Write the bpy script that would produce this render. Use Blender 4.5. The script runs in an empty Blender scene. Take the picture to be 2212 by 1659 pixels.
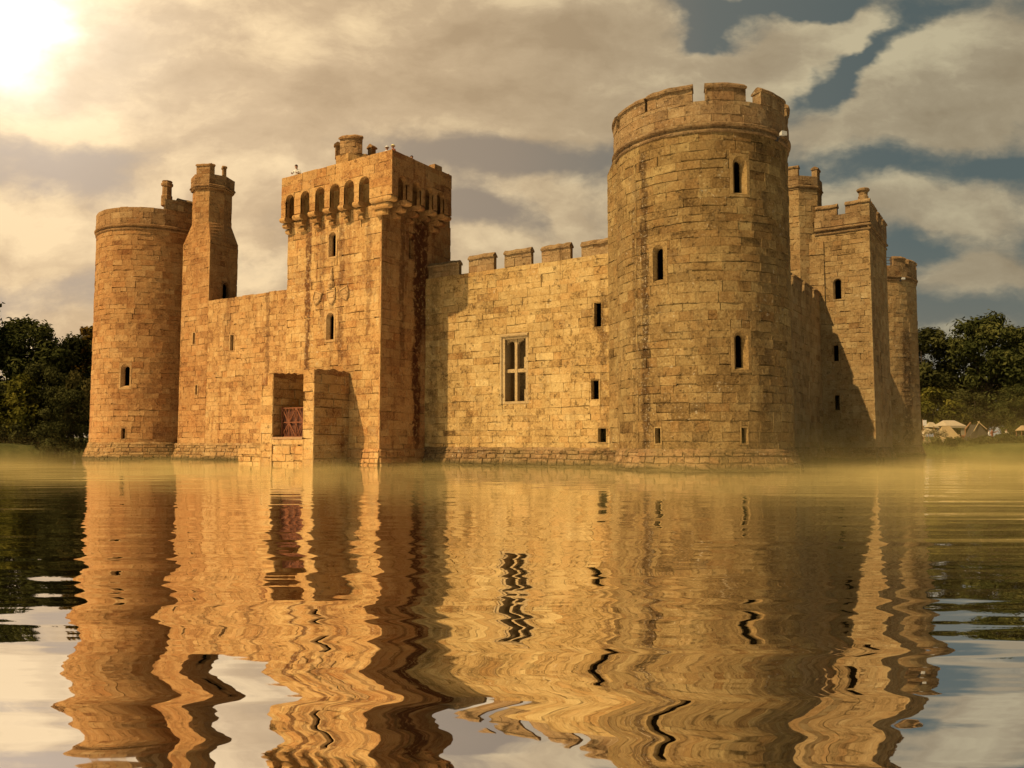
import bpy, bmesh, math, random
from mathutils import Vector, Matrix, noise as mnoise
sc = bpy.context.scene
col = sc.collection
R = math.radians
PI = math.pi

# ------------------------------------------------------------------ camera
CAM = Vector((14.4, -39.5, 1.35))
F, CX, CY, HOR = 1736., 1106., 829.5, 954.
_n = math.hypot(.548, .836)
FX, FY = -.548 / _n, .836 / _n                  # horizontal view direction
PITCH = math.atan((HOR - CY) / F)
cd = bpy.data.cameras.new('camera'); cam = bpy.data.objects.new('camera', cd); col.objects.link(cam)
cd.sensor_width = 36.; cd.lens = 36. * F / 2212.; cd.clip_start = .1; cd.clip_end = 6000
cam.location = CAM
fw = Vector((FX * math.cos(PITCH), FY * math.cos(PITCH), math.sin(PITCH)))
cam.rotation_euler = fw.to_track_quat('-Z', 'Y').to_euler()
sc.camera = cam
def far(px, depth, z=0.):                       # ground point for planning where things stand
    a = (px - CX) / F
    return Vector((CAM.x + depth * (FX + a * FY), CAM.y + depth * (FY - a * FX), z))

sc.view_settings.view_transform = 'Standard'; sc.view_settings.look = 'None'
sc.view_settings.exposure = 0; sc.view_settings.gamma = 1
sc.cycles.use_denoising = True
try: sc.cycles.denoiser = 'OPENIMAGEDENOISE'
except Exception: pass
sc.cycles.max_bounces = 8; sc.cycles.diffuse_bounces = 1; sc.cycles.glossy_bounces = 4
sc.cycles.volume_bounces = 1; sc.cycles.volume_step_rate = 1.0; sc.cycles.volume_max_steps = 128
sc.cycles.transparent_max_bounces = 12
sc.cycles.sample_clamp_indirect = 4

# ------------------------------------------------------------------ settings
WATER = dict(lat=.14, latn=.17, lat2=.05, lon=.034, lon2=.022, refl_stretch=.027, tint=(.98, .97, .98), refl=.95)
MIST = dict(on=True, den=.085, col=(.9, .68, .24))
LIGHT = dict(sun=5., suncol=(1., .76, .44), exp=.14)
SKY = dict(seed=5., str=1., nis=.1, tint=(.5, .5, .34), cshade=(.43, .325, .215), cmid=(.54, .42, .285), clit=(.78, .63, .42), rt=(.6, .64, .62), lt=(1.1, 1.0, .86), base=.5, core=.2,
    amp=1.5, bw=1., edge=(.36, .65),
    clear=[(.04, (.53, .39, .285)), (.3, (.43, .315, .21)), (.5, (.33, .25, .178)), (.7, (.145, .15, .13)), (.9, (.09, .112, .108))], hor=[(.0, (.38, .29, .2)), (.5, (.33, .26, .19)), (.95, (.24, .195, .14))],
    hi0=(.25, .23, .225), hi1=(.46, .405, .36),
    cover=[(300, 130, 420, 190, .34), (620, 200, 90, 130, .1), (1080, 70, 420, 150, .36), (860, 130, 140, 90, .2), (1210, 270, 130, 70, .12), (450, 400, 200, 60, .3), (560, 520, 120, 50, .14), (70, 520, 130, 75, .3), (2040, 225, 280, 85, .4, 12), (2160, 100, 130, 70, .24), (1740, 90, 260, 44, .34, 14), (1580, 150, 130, 50, .2), (1180, 415, 110, 32, .22), (1260, 465, 60, 25, .14), (2100, 605, 130, 42, .26), (1990, 450, 150, 40, .2), (1060, 555, 110, 30, .3), (1275, 500, 50, 32, .26),
        (1570, 45, 60, 50, -.45), (1760, -5, 170, 24, -.4), (1890, 105, 210, 32, -.5, 32), (1740, 215, 50, 50, -.3), (1800, 375, 170, 45, -.34), (1180, 350, 260, 50, -.28), (1030, 470, 160, 50, -.28), (850, 440, 200, 130, -.2), (120, 370, 170, 60, -.28), (2130, 370, 140, 40, -.26), (1960, 540, 60, 40, -.2), (250, 620, 300, 60, -.26), (2120, 690, 180, 50, -.2), (1850, 550, 200, 60, -.2)],
    bright=[(350, 60, 380, 160, .22), (420, 380, 170, 45, .3), (60, 490, 120, 45, .25), (1050, 545, 130, 30, .45), (810, 80, 100, 90, .25), (1270, 495, 60, 40, .35), (2050, 190, 220, 80, .2), (1060, 210, 320, 60, -.25), (1250, 60, 250, 60, -.05), (2080, 580, 120, 40, .1)])

# ------------------------------------------------------------------ node helper
class NT:
    def __init__(s, tree):
        s.t = tree; s.n = tree.nodes; s.l = tree.links
    def add(s, typ, **kw):
        n = s.n.new(typ)
        for k, v in kw.items(): setattr(n, k, v)
        return n
    def put(s, sock, v):
        if isinstance(v, bpy.types.NodeSocket): s.l.new(v, sock)
        elif v is not None:
            try: sock.default_value = v
            except Exception: sock.default_value = (*v, 1) if len(v) == 3 else v
    def m(s, op, a, b=None, c=None, clamp=False):
        n = s.add('ShaderNodeMath', operation=op); n.use_clamp = clamp
        s.put(n.inputs[0], a)
        if b is not None: s.put(n.inputs[1], b)
        if c is not None: s.put(n.inputs[2], c)
        return n.outputs[0]
    def v(s, op, a, b=None):
        n = s.add('ShaderNodeVectorMath', operation=op)
        s.put(n.inputs[0], a)
        if b is not None:
            if op == 'SCALE': s.put(n.inputs[3], b)
            else: s.put(n.inputs[1], b)
        return n.outputs['Value'] if op in ('DOT_PRODUCT', 'LENGTH') else n.outputs[0]
    def noise(s, vec, scale, detail=4, rough=.55, dist=0., out='Fac'):
        n = s.add('ShaderNodeTexNoise'); s.put(n.inputs['Vector'], vec)
        n.inputs['Scale'].default_value = scale; n.inputs['Detail'].default_value = detail
        n.inputs['Roughness'].default_value = rough; n.inputs['Distortion'].default_value = dist
        return n.outputs[out]
    def ramp(s, f, stops, interp='LINEAR'):
        n = s.add('ShaderNodeValToRGB'); n.color_ramp.interpolation = interp
        el = n.color_ramp.elements
        while len(el) < len(stops): el.new(.5)
        for e, (p, c) in zip(el, stops):
            e.position = p; e.color = (*c, 1) if len(c) == 3 else c
        s.put(n.inputs[0], f); return n.outputs[0]
    def mix(s, f, a, b, mode='MIX'):
        n = s.add('ShaderNodeMix', data_type='RGBA', blend_type=mode)
        s.put(n.inputs[0], f); s.put(n.inputs[6], (*a, 1) if isinstance(a, tuple) and len(a) == 3 else a)
        s.put(n.inputs[7], (*b, 1) if isinstance(b, tuple) and len(b) == 3 else b)
        return n.outputs[2]
    def sstep(s, x, a, b):
        n = s.add('ShaderNodeMapRange', interpolation_type='SMOOTHSTEP')
        s.put(n.inputs[0], x); n.inputs[1].default_value = a; n.inputs[2].default_value = b
        return n.outputs[0]
    def comb(s, x, y, z):
        n = s.add('ShaderNodeCombineXYZ')
        for i, q in enumerate((x, y, z)): s.put(n.inputs[i], q)
        return n.outputs[0]
    def sep(s, v):
        n = s.add('ShaderNodeSeparateXYZ'); s.put(n.inputs[0], v); return n.outputs
    def attr(s, name):
        return s.add('ShaderNodeAttribute', attribute_name=name)

def newmat(name):
    m = bpy.data.materials.new(name); m.use_nodes = True
    m.node_tree.nodes.clear(); k = NT(m.node_tree)
    out = k.add('ShaderNodeOutputMaterial')
    return m, k, out
def principled(k, out, colr, rough=.9, normal=None, **kw):
    p = k.add('ShaderNodeBsdfPrincipled')
    k.put(p.inputs['Base Color'], (*colr, 1) if isinstance(colr, tuple) and len(colr) == 3 else colr)
    k.put(p.inputs['Roughness'], rough)
    p.inputs['Specular IOR Level'].default_value = kw.pop('spec', .25)
    for a, b in kw.items(): k.put(p.inputs[a], b)
    if normal is not None: k.put(p.inputs['Normal'], normal)
    k.l.new(p.outputs[0], out.inputs[0]); return p
def bump(k, h, strength=.5, dist=.03, normal=None):
    b = k.add('ShaderNodeBump'); b.inputs['Strength'].default_value = strength
    b.inputs['Distance'].default_value = dist; k.put(b.inputs['Height'], h)
    if normal is not None: k.put(b.inputs['Normal'], normal)
    return b.outputs[0]

# ------------------------------------------------------------------ stone
def stone(name, dark, mid, light, streak=.3, lichen=.3, moss=.0, stain_shade=(), seed=0., rough_d=.035, patch=.62, wet=False):
    m, k, out = newmat(name)
    pos = k.add('ShaderNodeNewGeometry').outputs['Position']
    p = k.v('ADD', pos, (seed * 13.1, seed * 7.7, seed * 3.3))
    tint = k.sep(k.attr('tint').outputs['Vector'])
    uv = k.sep(k.attr('uvm').outputs['Vector'])
    big = k.noise(p, .22, 4, .6)
    med = k.noise(p, 1.3, 5, .65, .4)
    fine = k.noise(p, 11., 4, .7)
    # tone of each block, worked over by weathering patches
    t = k.m('ADD', k.m('MULTIPLY', tint[0], .62), k.m('MULTIPLY', k.m('SUBTRACT', med, .5), patch * 1.5))
    t = k.m('ADD', t, k.m('MULTIPLY', k.m('SUBTRACT', big, .5), .85))
    t = k.m('ADD', t, k.m('MULTIPLY', k.m('SUBTRACT', fine, .5), 1.25))
    c = k.ramp(k.m('ADD', t, .18), [(.08, dark), (.45, mid), (.95, light)])
    # some blocks redder, some greyer
    c = k.mix(k.m('MULTIPLY', k.sstep(tint[1], .55, 1.), .25), c, (mid[0] * 1.02, mid[1] * .74, mid[2] * .55))
    c = k.mix(k.m('MULTIPLY', k.sstep(tint[2], .6, 1.), .3), c, (mid[0] * .72, mid[1] * .76, mid[2] * .78))
    # rain streaks
    sp = k.sep(p)
    sv = k.comb(k.m('MULTIPLY', uv[0], 1.5), k.m('MULTIPLY', uv[1], .11), seed)
    st = k.noise(sv, 1., 4, .6, .2)
    brk = k.noise(p, 2.3, 4, .7)
    stf = k.m('MULTIPLY', k.sstep(st, .54, .68), k.sstep(brk, .3, .62))
    c = k.mix(k.m('MULTIPLY', stf, streak), c, (dark[0] * .8, dark[1] * .62, dark[2] * .5))
    # grit, pits
    pit = k.sstep(k.noise(p, 4.2, 6, .78), .56, .68)
    c = k.mix(k.m('MULTIPLY', pit, .62), c, (dark[0] * .55, dark[1] * .5, dark[2] * .45))
    # lichen rosettes
    li = k.noise(p, 5.5, 3, .6, .3)
    lm = k.sstep(k.noise(p, .5, 3, .6), .42, .66)
    lf = k.m('MULTIPLY', k.sstep(li, .63, .69), lm)
    c = k.mix(k.m('MULTIPLY', lf, lichen), c, (.62, .53, .36))
    gf = k.m('MULTIPLY', k.sstep(k.noise(p, .75, 5, .7, .3), .5, .68), k.sstep(k.noise(p, 5., 4, .7), .38, .6))
    c = k.mix(k.m('MULTIPLY', gf, .18 + lichen * .6), c, (mid[0] * .78, mid[1] * .9, mid[2] * 1.25))
    if moss:
        mo = k.m('MULTIPLY', k.sstep(k.noise(p, .8, 5, .65), .42, .62), moss)
        c = k.mix(mo, c, (.085, .075, .022))
    if wet:
        wl = k.m('SUBTRACT', 1., k.sstep(k.m('ADD', uv[1], k.m('MULTIPLY', k.m('SUBTRACT', k.noise(p, 1.6, 5, .7), .5), .75)), .1, .34))
        c = k.mix(k.m('MULTIPLY', wl, .85), c, (.05, .038, .014))
    # drain staining, and painted shade on the ochre curtain: (u centre, half width, v low, v high, darkness, white speckle)
    for (u0, w, va, vb, dk, wh) in stain_shade:
        wob = k.m('MULTIPLY', k.m('SUBTRACT', k.noise(p, .9, 4, .65), .5), w * 2.4)
        du = k.m('ABSOLUTE', k.m('SUBTRACT', k.m('ADD', uv[0], wob), u0))
        f = k.m('SUBTRACT', 1., k.sstep(du, w * .45, w))
        f = k.m('MULTIPLY', f, k.m('MULTIPLY', k.sstep(uv[1], va - .8, va + .6), k.m('SUBTRACT', 1., k.sstep(uv[1], vb - .6, vb + .4))))
        br = k.sstep(k.noise(p, 3.2, 4, .7), .32, .52)
        c = k.mix(k.m('MULTIPLY', k.m('MULTIPLY', f, br), dk), c, (dark[0] * .42, dark[1] * .33, dark[2] * .28))
        ws = k.m('MULTIPLY', f, k.sstep(k.noise(p, 10., 4, .65), .57, .66))
        c = k.mix(k.m('MULTIPLY', ws, wh * .6), c, (.5, .4, .26))
    h = k.m('ADD', k.m('MULTIPLY', k.noise(p, 3.5, 6, .68), .9), k.m('MULTIPLY', fine, .35))
    h = k.m('SUBTRACT', h, k.m('MULTIPLY', pit, .5))
    nb = bump(k, h, .85, rough_d * 2.2)
    principled(k, out, c, .95, nb, spec=.12)
    return m

# warm-left, olive-right colour cast put into the stone: orange west, greyer ochre east
O_D, O_M, O_L = (.19, .075, .023), (.385, .188, .06), (.53, .315, .12)
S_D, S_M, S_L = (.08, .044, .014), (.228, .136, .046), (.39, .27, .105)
E_D, E_M, E_L = (.12, .07, .026), (.32, .195, .075), (.46, .32, .14)
P_D, P_M, P_L = (.15, .07, .03), (.28, .155, .065), (.45, .29, .13)
MAT = {}
MAT['west'] = stone('orange_sandstone', O_D, O_M, O_L, .25, .2, 0, (), 1.)
MAT['curtain_w'] = stone('orange_curtain_stone', O_D, (.44, .235, .078), (.59, .37, .145), .55, .3, 0, ((-31.7 + 40, .28, 6, 13, .6, .4), (-36.2 + 40, .5, 7, 13, .4, .3)), 2.)
MAT['postern'] = stone('streaked_gold_stone', (.22, .085, .026), (.49, .27, .088), (.65, .43, .17), .55, .5, 0,
    ((-23.15, .33, 5.4, 15.2, .85, .9), (-21.95, .3, 8.5, 15, .5, .6), (-21.1, .22, 5.5, 15, .35, .4), (-20.35, .3, 6, 14.6, .62, .6), (-18.1, .28, 7.5, 14.6, .5, .5)), 3.)
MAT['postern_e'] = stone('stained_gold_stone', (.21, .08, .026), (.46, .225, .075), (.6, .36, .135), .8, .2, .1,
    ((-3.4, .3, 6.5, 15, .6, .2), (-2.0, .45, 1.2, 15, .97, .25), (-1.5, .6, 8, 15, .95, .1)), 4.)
MAT['curtain_s'] = stone('ochre_curtain_stone', (.13, .07, .022), (.405, .245, .082), (.59, .41, .165), .35, .5, .05, ((-16.4, .4, 1., 11.6, .4, .15), (-4.9, .3, 1, 10, .35, .7)), 5.)  # first entry: shade beside the tower joint, painted as a dark strip
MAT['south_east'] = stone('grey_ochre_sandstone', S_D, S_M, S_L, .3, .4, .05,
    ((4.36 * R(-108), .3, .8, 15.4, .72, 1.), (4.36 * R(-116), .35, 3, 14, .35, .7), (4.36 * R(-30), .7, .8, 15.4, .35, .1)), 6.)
MAT['east'] = stone('pale_ochre_sandstone', E_D, E_M, E_L, .25, .3, .08, (), 7.)
MAT['north_east'] = stone('lichened_sandstone', E_D, E_M, E_L, .3, .5, .1, ((4.6 * R(-33), .8, 1, 12.5, .7, .7),), 8.)
MAT['parapet'] = stone('weathered_parapet_stone', (.11, .06, .025), (.27, .162, .068), (.42, .29, .135), .4, .45, .12, (), 9.)
MAT['parapet_w'] = stone('weathered_orange_stone', (.16, .075, .026), (.34, .18, .066), (.48, .295, .125), .4, .3, .05, (), 10.)
MAT['parapet_g'] = stone('gold_parapet_stone', (.22, .085, .025), (.49, .255, .08), (.63, .4, .15), .4, .25, 0, (), 15.)
MAT['plinth'] = stone('damp_plinth_stone', (.1, .055, .02), (.25, .14, .055), (.42, .27, .12), .3, .6, .35, (), 11., .06, .9, True)
MAT['plinth_w'] = stone('damp_orange_plinth_stone', (.14, .065, .022), (.34, .185, .065), (.5, .31, .125), .3, .5, .2, (), 12., .06, .9, True)
MAT['dressing'] = stone('window_dressing_stone', (.15, .09, .035), (.36, .235, .1), (.5, .36, .165), .2, .25, 0, (), 13., .012, .3)
MAT['dress_se'] = stone('round_tower_dressing', (.1, .058, .02), (.29, .178, .062), (.43, .3, .12), .2, .25, 0, (), 16., .012, .3)
MAT['dress_or'] = stone('orange_dressing_stone', (.23, .105, .035), (.47, .27, .1), (.62, .41, .18), .2, .2, 0, (), 14., .012, .3)
m, k, out = newmat('room_shade'); principled(k, out, (.012, .008, .005), 1., spec=0); MAT['dark'] = m  # near-black colour standing in for the shade inside the window rooms

def simple(name, c, rough=.7, var=.25, scale=8., **kw):
    m, k, out = newmat(name)
    pos = k.add('ShaderNodeNewGeometry').outputs['Position']
    n = k.noise(pos, scale, 4, .6)
    f = k.m('MULTIPLY_ADD', n, 2 * var, 1 - var)
    principled(k, out, k.mix(1., (*c, 1), k.comb(f, f, f), 'MULTIPLY'), rough, **kw)
    MAT[name] = m; return m
simple('rusty_iron', (.24, .085, .035), 1., .4, 20.)
simple('grey_timber', (.36, .2, .09), .85, .35, 6.)
simple('dark_timber', (.13, .048, .024), .85, .35, 9.)
simple('brown_timber', (.30, .15, .06), .85, .35, 9.)
simple('white_enamel', (.55, .52, .45), .4, .05)
simple('dark_bracket', (.05, .045, .04), .6, .2)
simple('railing_iron', (.08, .07, .06), .6, .2)
simple('cream_canvas', (.38, .26, .12), .9, .15, 1.5)
simple('pale_canvas', (.4, .31, .19), .9, .12, 1.5)
simple('dark_canvas', (.055, .042, .026), .95, .3, 1.5)
simple('white_cloth', (.7, .64, .55), .9, .06)
simple('yellow_cloth', (.75, .62, .28), .9, .06)
simple('red_cloth', (.26, .075, .035), .9, .15)
simple('brown_cloth', (.16, .085, .04), .9, .15)
simple('grey_cloth', (.12, .11, .1), .9, .15)
simple('skin', (.5, .27, .16), .6, .06)
simple('hair', (.05, .028, .015), .8, .2)
simple('bark', (.06, .043, .028), .95, .4, 5.)

# ------------------------------------------------------------------ mesh builder
class MB:
    def __init__(s): s.v = []; s.f = []; s.t = []; s.uv = []; s.mi = []; s.base = (.5, .3, .3)
    def add(s, pts, faces, tint=None, uv=None, mi=0):
        o = len(s.v); tint = tint or s.base
        s.v += [tuple(p) for p in pts]
        s.t += [tint] * len(pts)
        s.uv += (uv if uv else [(p[0] + p[1], p[2]) for p in pts])
        s.f += [tuple(o + i for i in f) for f in faces]; s.mi += [mi] * len(faces)
    def build(s, name, mats, parent=None, smooth=False, label=None):
        me = bpy.data.meshes.new(name); me.from_pydata(s.v, [], s.f)
        for mt in (mats if isinstance(mats, (list, tuple)) else [mats]): me.materials.append(mt)
        if any(s.mi): me.polygons.foreach_set('material_index', s.mi)
        a = me.attributes.new('tint', 'FLOAT_VECTOR', 'POINT'); a.data.foreach_set('vector', [q for t in s.t for q in t])
        a = me.attributes.new('uvm', 'FLOAT_VECTOR', 'POINT'); a.data.foreach_set('vector', [q for u in s.uv for q in (u[0], u[1], 0.)])
        bm = bmesh.new(); bm.from_mesh(me); bmesh.ops.recalc_face_normals(bm, faces=bm.faces[:]) if len(s.f) < 4000 and parent is not None and False else None; bm.free()
        if smooth: me.polygons.foreach_set('use_smooth', [True] * len(me.polygons))
        me.update()
        o = bpy.data.objects.new(name, me); col.objects.link(o)
        if parent: o.parent = parent
        if label: o['label'] = label
        return o
def top(o, label, cat, group=None, kind=None):
    o['label'] = label; o['category'] = cat
    if group: o['group'] = group
    if kind: o['kind'] = kind
    return o
def empty(name, loc=(0, 0, 0), rz=0.):
    e = bpy.data.objects.new(name, None); col.objects.link(e); e.location = loc; e.rotation_euler = (0, 0, rz)
    e.empty_display_size = .5; return e

class Plane:
    curved = False
    def __init__(s, O, U, N, batter=None, uo=0.): s.O = Vector(O); s.U = Vector(U); s.N = Vector(N); s.b = batter; s.uo = uo
    def P(s, u, v, d=0.):
        if s.b: d = d + s.b(v)
        p = s.O + s.U * u + s.N * d; return (p.x, p.y, v)
class Cyl:
    curved = True
    def __init__(s, c, r, batter=None): s.c = c; s.r = r; s.b = batter; s.uo = 0.
    def P(s, u, v, d=0.):
        a = u / s.r; r = s.r + d + (s.b(v) if s.b else 0.)
        return (s.c[0] + r * math.cos(a), s.c[1] + r * math.sin(a), v)

def usteps(S, u0, u1, step=.45):
    n = max(1, int(math.ceil((u1 - u0) / step))) if S.curved else 1
    return [u0 + (u1 - u0) * i / n for i in range(n + 1)]

def core(mb, S, u0, u1, v0, v1, holes=(), d=-.09):
    """mortar backing behind the stones, with real holes where windows sit"""
    us = set(usteps(S, u0, u1)) | {h[0] for h in holes} | {h[1] for h in holes}
    vs = {v0, v1} | {h[2] for h in holes} | {h[3] for h in holes}
    if S.b: vs |= {v0 + (v1 - v0) * i / 4 for i in range(5)}
    us = sorted(u for u in us if u0 - 1e-6 <= u <= u1 + 1e-6); vs = sorted(v for v in vs if v0 - 1e-6 <= v <= v1 + 1e-6)
    us = [u for i, u in enumerate(us) if i == 0 or u - us[i - 1] > 1e-4]
    idx = {}; pts = []; uv = []; fs = []
    def vid(i, j):
        if (i, j) not in idx:
            idx[i, j] = len(pts); pts.append(S.P(us[i], vs[j], d)); uv.append((us[i] + S.uo, vs[j]))
        return idx[i, j]
    for i in range(len(us) - 1):
        for j in range(len(vs) - 1):
            cu, cv = (us[i] + us[i + 1]) / 2, (vs[j] + vs[j + 1]) / 2
            if any(h[0] < cu < h[1] and h[2] < cv < h[3] for h in holes): continue
            fs.append((vid(i, j), vid(i + 1, j), vid(i + 1, j + 1), vid(i, j + 1)))
    mb.add(pts, fs, (.62, .3, .3), uv)

def masonry(mb, S, u0, u1, v0, v1, holes=(), seed=1, ch=(.34, .52), bw=(.42, 1.15), jut=.02, gap=(.0, .005), cham=.012, erode=.13, ragged=0., tone=(0, 1), depth=.1, mort=.09):
    rd = random.Random(seed)
    vs = [v0]
    while vs[-1] < v1 - ch[0] * .6:
        vs.append(vs[-1] + rd.uniform(*ch))
    vs[-1] = v1
    if len(vs) > 2 and vs[-1] - vs[-2] > ch[1] * 1.3: vs.insert(-1, (vs[-1] + vs[-2]) / 2)
    ph = [(rd.uniform(0, 6), rd.uniform(.25, .6), rd.uniform(0, .03)) for _ in vs]
    def bed(i, u):
        if i in (0, len(vs) - 1): return vs[i]
        return vs[i] + ph[i][2] * math.sin(u * ph[i][1] + ph[i][0])
    for i in range(len(vs) - 1):
        u = u0; ctone = rd.uniform(-.07, .07); cw = rd.uniform(.8, 1.25)
        if rd.random() < .5: u -= 0
        first = True
        while u < u1 - .02:
            w = rd.uniform(*bw) * cw * (.6 if first and rd.random() < .5 else 1)
            first = False
            ub = u + w
            if u1 - ub < bw[0] * .6: ub = u1
            a, b = u, ub; u = ub
            rects = [(a, b, None, None)]
            va_, vb_ = (bed(i, a) + bed(i, b)) / 2, (bed(i + 1, a) + bed(i + 1, b)) / 2
            rr = [(a, b, va_, vb_)]
            for h in holes:
                nr = []
                for (x0, x1, y0, y1) in rr:
                    if h[1] <= x0 or h[0] >= x1 or h[3] <= y0 or h[2] >= y1: nr.append((x0, x1, y0, y1)); continue
                    if h[0] > x0: nr.append((x0, h[0], y0, y1))
                    if h[1] < x1: nr.append((h[1], x1, y0, y1))
                    xa, xb = max(x0, h[0]), min(x1, h[1])
                    if h[2] > y0: nr.append((xa, xb, y0, h[2]))
                    if h[3] < y1: nr.append((xa, xb, h[3], y1))
                rr = nr
            for (x0, x1, y0, y1) in rr:
                if x1 - x0 < .05 or y1 - y0 < .05: continue
                full = (y0 == va_ and y1 == vb_)
                q = [(x0, bed(i, x0) if full else y0), (x1, bed(i, x1) if full else y0), (x1, bed(i + 1, x1) if full else y1), (x0, bed(i + 1, x0) if full else y1)]
                if ragged and i >= len(vs) - 2:
                    dr = rd.uniform(0, ragged); q[2] = (x1, q[2][1] - dr); q[3] = (x0, q[3][1] - dr * rd.uniform(.5, 1.1))
                g = [rd.uniform(*gap) for _ in range(4)]
                # eroded bed under the stone or beside it
                e0 = e1 = 0.
                if rd.random() < erode: e0 = rd.uniform(.0, .085); e1 = rd.uniform(0, .085) * rd.random()
                if rd.random() < erode * .5: e1 = rd.uniform(.0, .07)
                if rd.random() < erode * .35: g[1] += rd.uniform(.01, .04)
                gl = 0 if x0 <= u0 + 1e-5 else g[0]; gr = 0 if x1 >= u1 - 1e-5 else g[1]
                o = [(q[0][0] + gl, q[0][1] + g[2] + e0), (q[1][0] - gr, q[1][1] + g[2] + e1), (q[2][0] - gr * rd.uniform(.6, 1.4), q[2][1] - g[3]), (q[3][0] + gl * rd.uniform(.6, 1.4), q[3][1] - g[3])]
                c = [cham * rd.uniform(.5, 1.9) for _ in range(4)]
                mnx = min(.4 * (x1 - x0), .05); c = [min(t, mnx, .3 * (y1 - y0)) for t in c]
                inn = [(o[0][0] + c[0], o[0][1] + c[0]), (o[1][0] - c[1], o[1][1] + c[1]), (o[2][0] - c[2], o[2][1] - c[2]), (o[3][0] + c[3], o[3][1] - c[3])]
                dj = rd.uniform(-jut, jut * .6)
                if rd.random() < .05: dj -= jut * 1.1
                dd = [dj + rd.uniform(-.006, .006) for _ in range(4)]
                tt = min(max(rd.gauss(.5 + ctone, .14), 0), 1); tint = (tone[0] + (tone[1] - tone[0]) * tt, rd.random(), rd.random())
                pts = [S.P(*p, -depth) for p in o]; uvs = [(p[0] + S.uo, p[1]) for p in o]
                mid = [(o[j][0], o[j][1]) for j in range(4)]
                pts += [S.P(*p, dd[j] - cham * .8) for j, p in enumerate(mid)]; uvs += [(p[0] + S.uo, p[1]) for p in mid]
                pts += [S.P(*p, dd[j]) for j, p in enumerate(inn)]; uvs += [(p[0] + S.uo, p[1]) for p in inn]
                fs = [(8, 9, 10, 11)]
                for r_ in (0, 4):
                    for j in range(4):
                        n = (j + 1) % 4; fs.append((r_ + j, r_ + n, r_ + 4 + n, r_ + 4 + j))
                mb.add(pts, fs, tint, uvs)
                lt = (min(1, tint[0] + mort), tint[1] * .7, tint[2] * .7); k0 = len(mb.t) - 12
                for j in range(8): mb.t[k0 + j] = lt

def solid(mb, S, u0, u1, v0, v1, d0, d1, tint=None, mi=0):
    us = usteps(S, u0, u1); pts = []; uv = []; fs = []
    for u in us:
        for (v, d) in ((v0, d1), (v1, d1), (v1, d0), (v0, d0)):
            pts.append(S.P(u, v, d)); uv.append((u + S.uo, v))
    n = len(us)
    for i in range(n - 1):
        for j in range(4):
            a, b = i * 4 + j, i * 4 + (j + 1) % 4
            fs.append((a, a + 4, b + 4, b))
    fs.append((0, 1, 2, 3)); e = (n - 1) * 4; fs.append((e + 3, e + 2, e + 1, e))
    mb.add(pts, fs, tint, uv, mi)
def sweep(mb, S, u0, u1, prof, tint=None, step=.45, jit=0., seed=0, mi=0):
    """closed profile of (d, v) points swept along u; jit makes it weathered"""
    rd = random.Random(seed)
    n = max(1, int(math.ceil((u1 - u0) / step))) if (S.curved or jit) else 1
    us = [u0 + (u1 - u0) * i / n for i in range(n + 1)]
    m_ = len(prof); pts = []; uv = []; fs = []
    for u in us:
        j1 = rd.uniform(-jit, jit)
        for (d, v) in prof:
            pts.append(S.P(u, v + j1 + rd.uniform(-jit, jit) * .4, d + rd.uniform(-jit, jit) * .5)); uv.append((u + S.uo, v))
    for i in range(n):
        for j in range(m_):
            a, b = i * m_ + j, i * m_ + (j + 1) % m_
            fs.append((a, b, b + m_, a + m_))
    fs.append(tuple(range(m_))[::-1]); fs.append(tuple(n * m_ + j for j in range(m_)))
    mb.add(pts, fs, tint, uv, mi)
def lathe(mb, c, prof, n=24, rot=0., cap=True, tint=None):
    pts = []; fs = []; m_ = len(prof)
    for i in range(n):
        a = rot + 2 * PI * i / n
        for (r, z) in prof: pts.append((c[0] + r * math.cos(a), c[1] + r * math.sin(a), z))
    for i in range(n):
        for j in range(m_ - 1):
            a, b = i * m_ + j, ((i + 1) % n) * m_ + j
            fs.append((a, b, b + 1, a + 1))
    if cap:
        fs.append(tuple(i * m_ + m_ - 1 for i in range(n))); fs.append(tuple(i * m_ for i in range(n))[::-1])
    mb.add(pts, fs, tint)
def box(mb, x0, x1, y0, y1, z0, z1, tint=None, mi=0):
    p = [(x, y, z) for z in (z0, z1) for (x, y) in ((x0, y0), (x1, y0), (x1, y1), (x0, y1))]
    mb.add(p, [(3, 2, 1, 0), (4, 5, 6, 7), (0, 1, 5, 4), (1, 2, 6, 5), (2, 3, 7, 6), (3, 0, 4, 7)], tint, None, mi)
def tube(mb, p, q, r0, r1=None, n=7, tint=None, mi=0, cap=True):
    p = Vector(p); q = Vector(q); r1 = r0 if r1 is None else r1
    d = (q - p).normalized(); a = d.orthogonal().normalized(); b = d.cross(a)
    pts = []
    for (c, r) in ((p, r0), (q, r1)):
        for i in range(n):
            t = 2 * PI * i / n; pts.append(c + a * (r * math.cos(t)) + b * (r * math.sin(t)))
    fs = [(i, (i + 1) % n, n + (i + 1) % n, n + i) for i in range(n)]
    if cap: fs += [tuple(range(n))[::-1], tuple(range(n, 2 * n))]
    mb.add(pts, fs, tint, None, mi)

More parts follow.
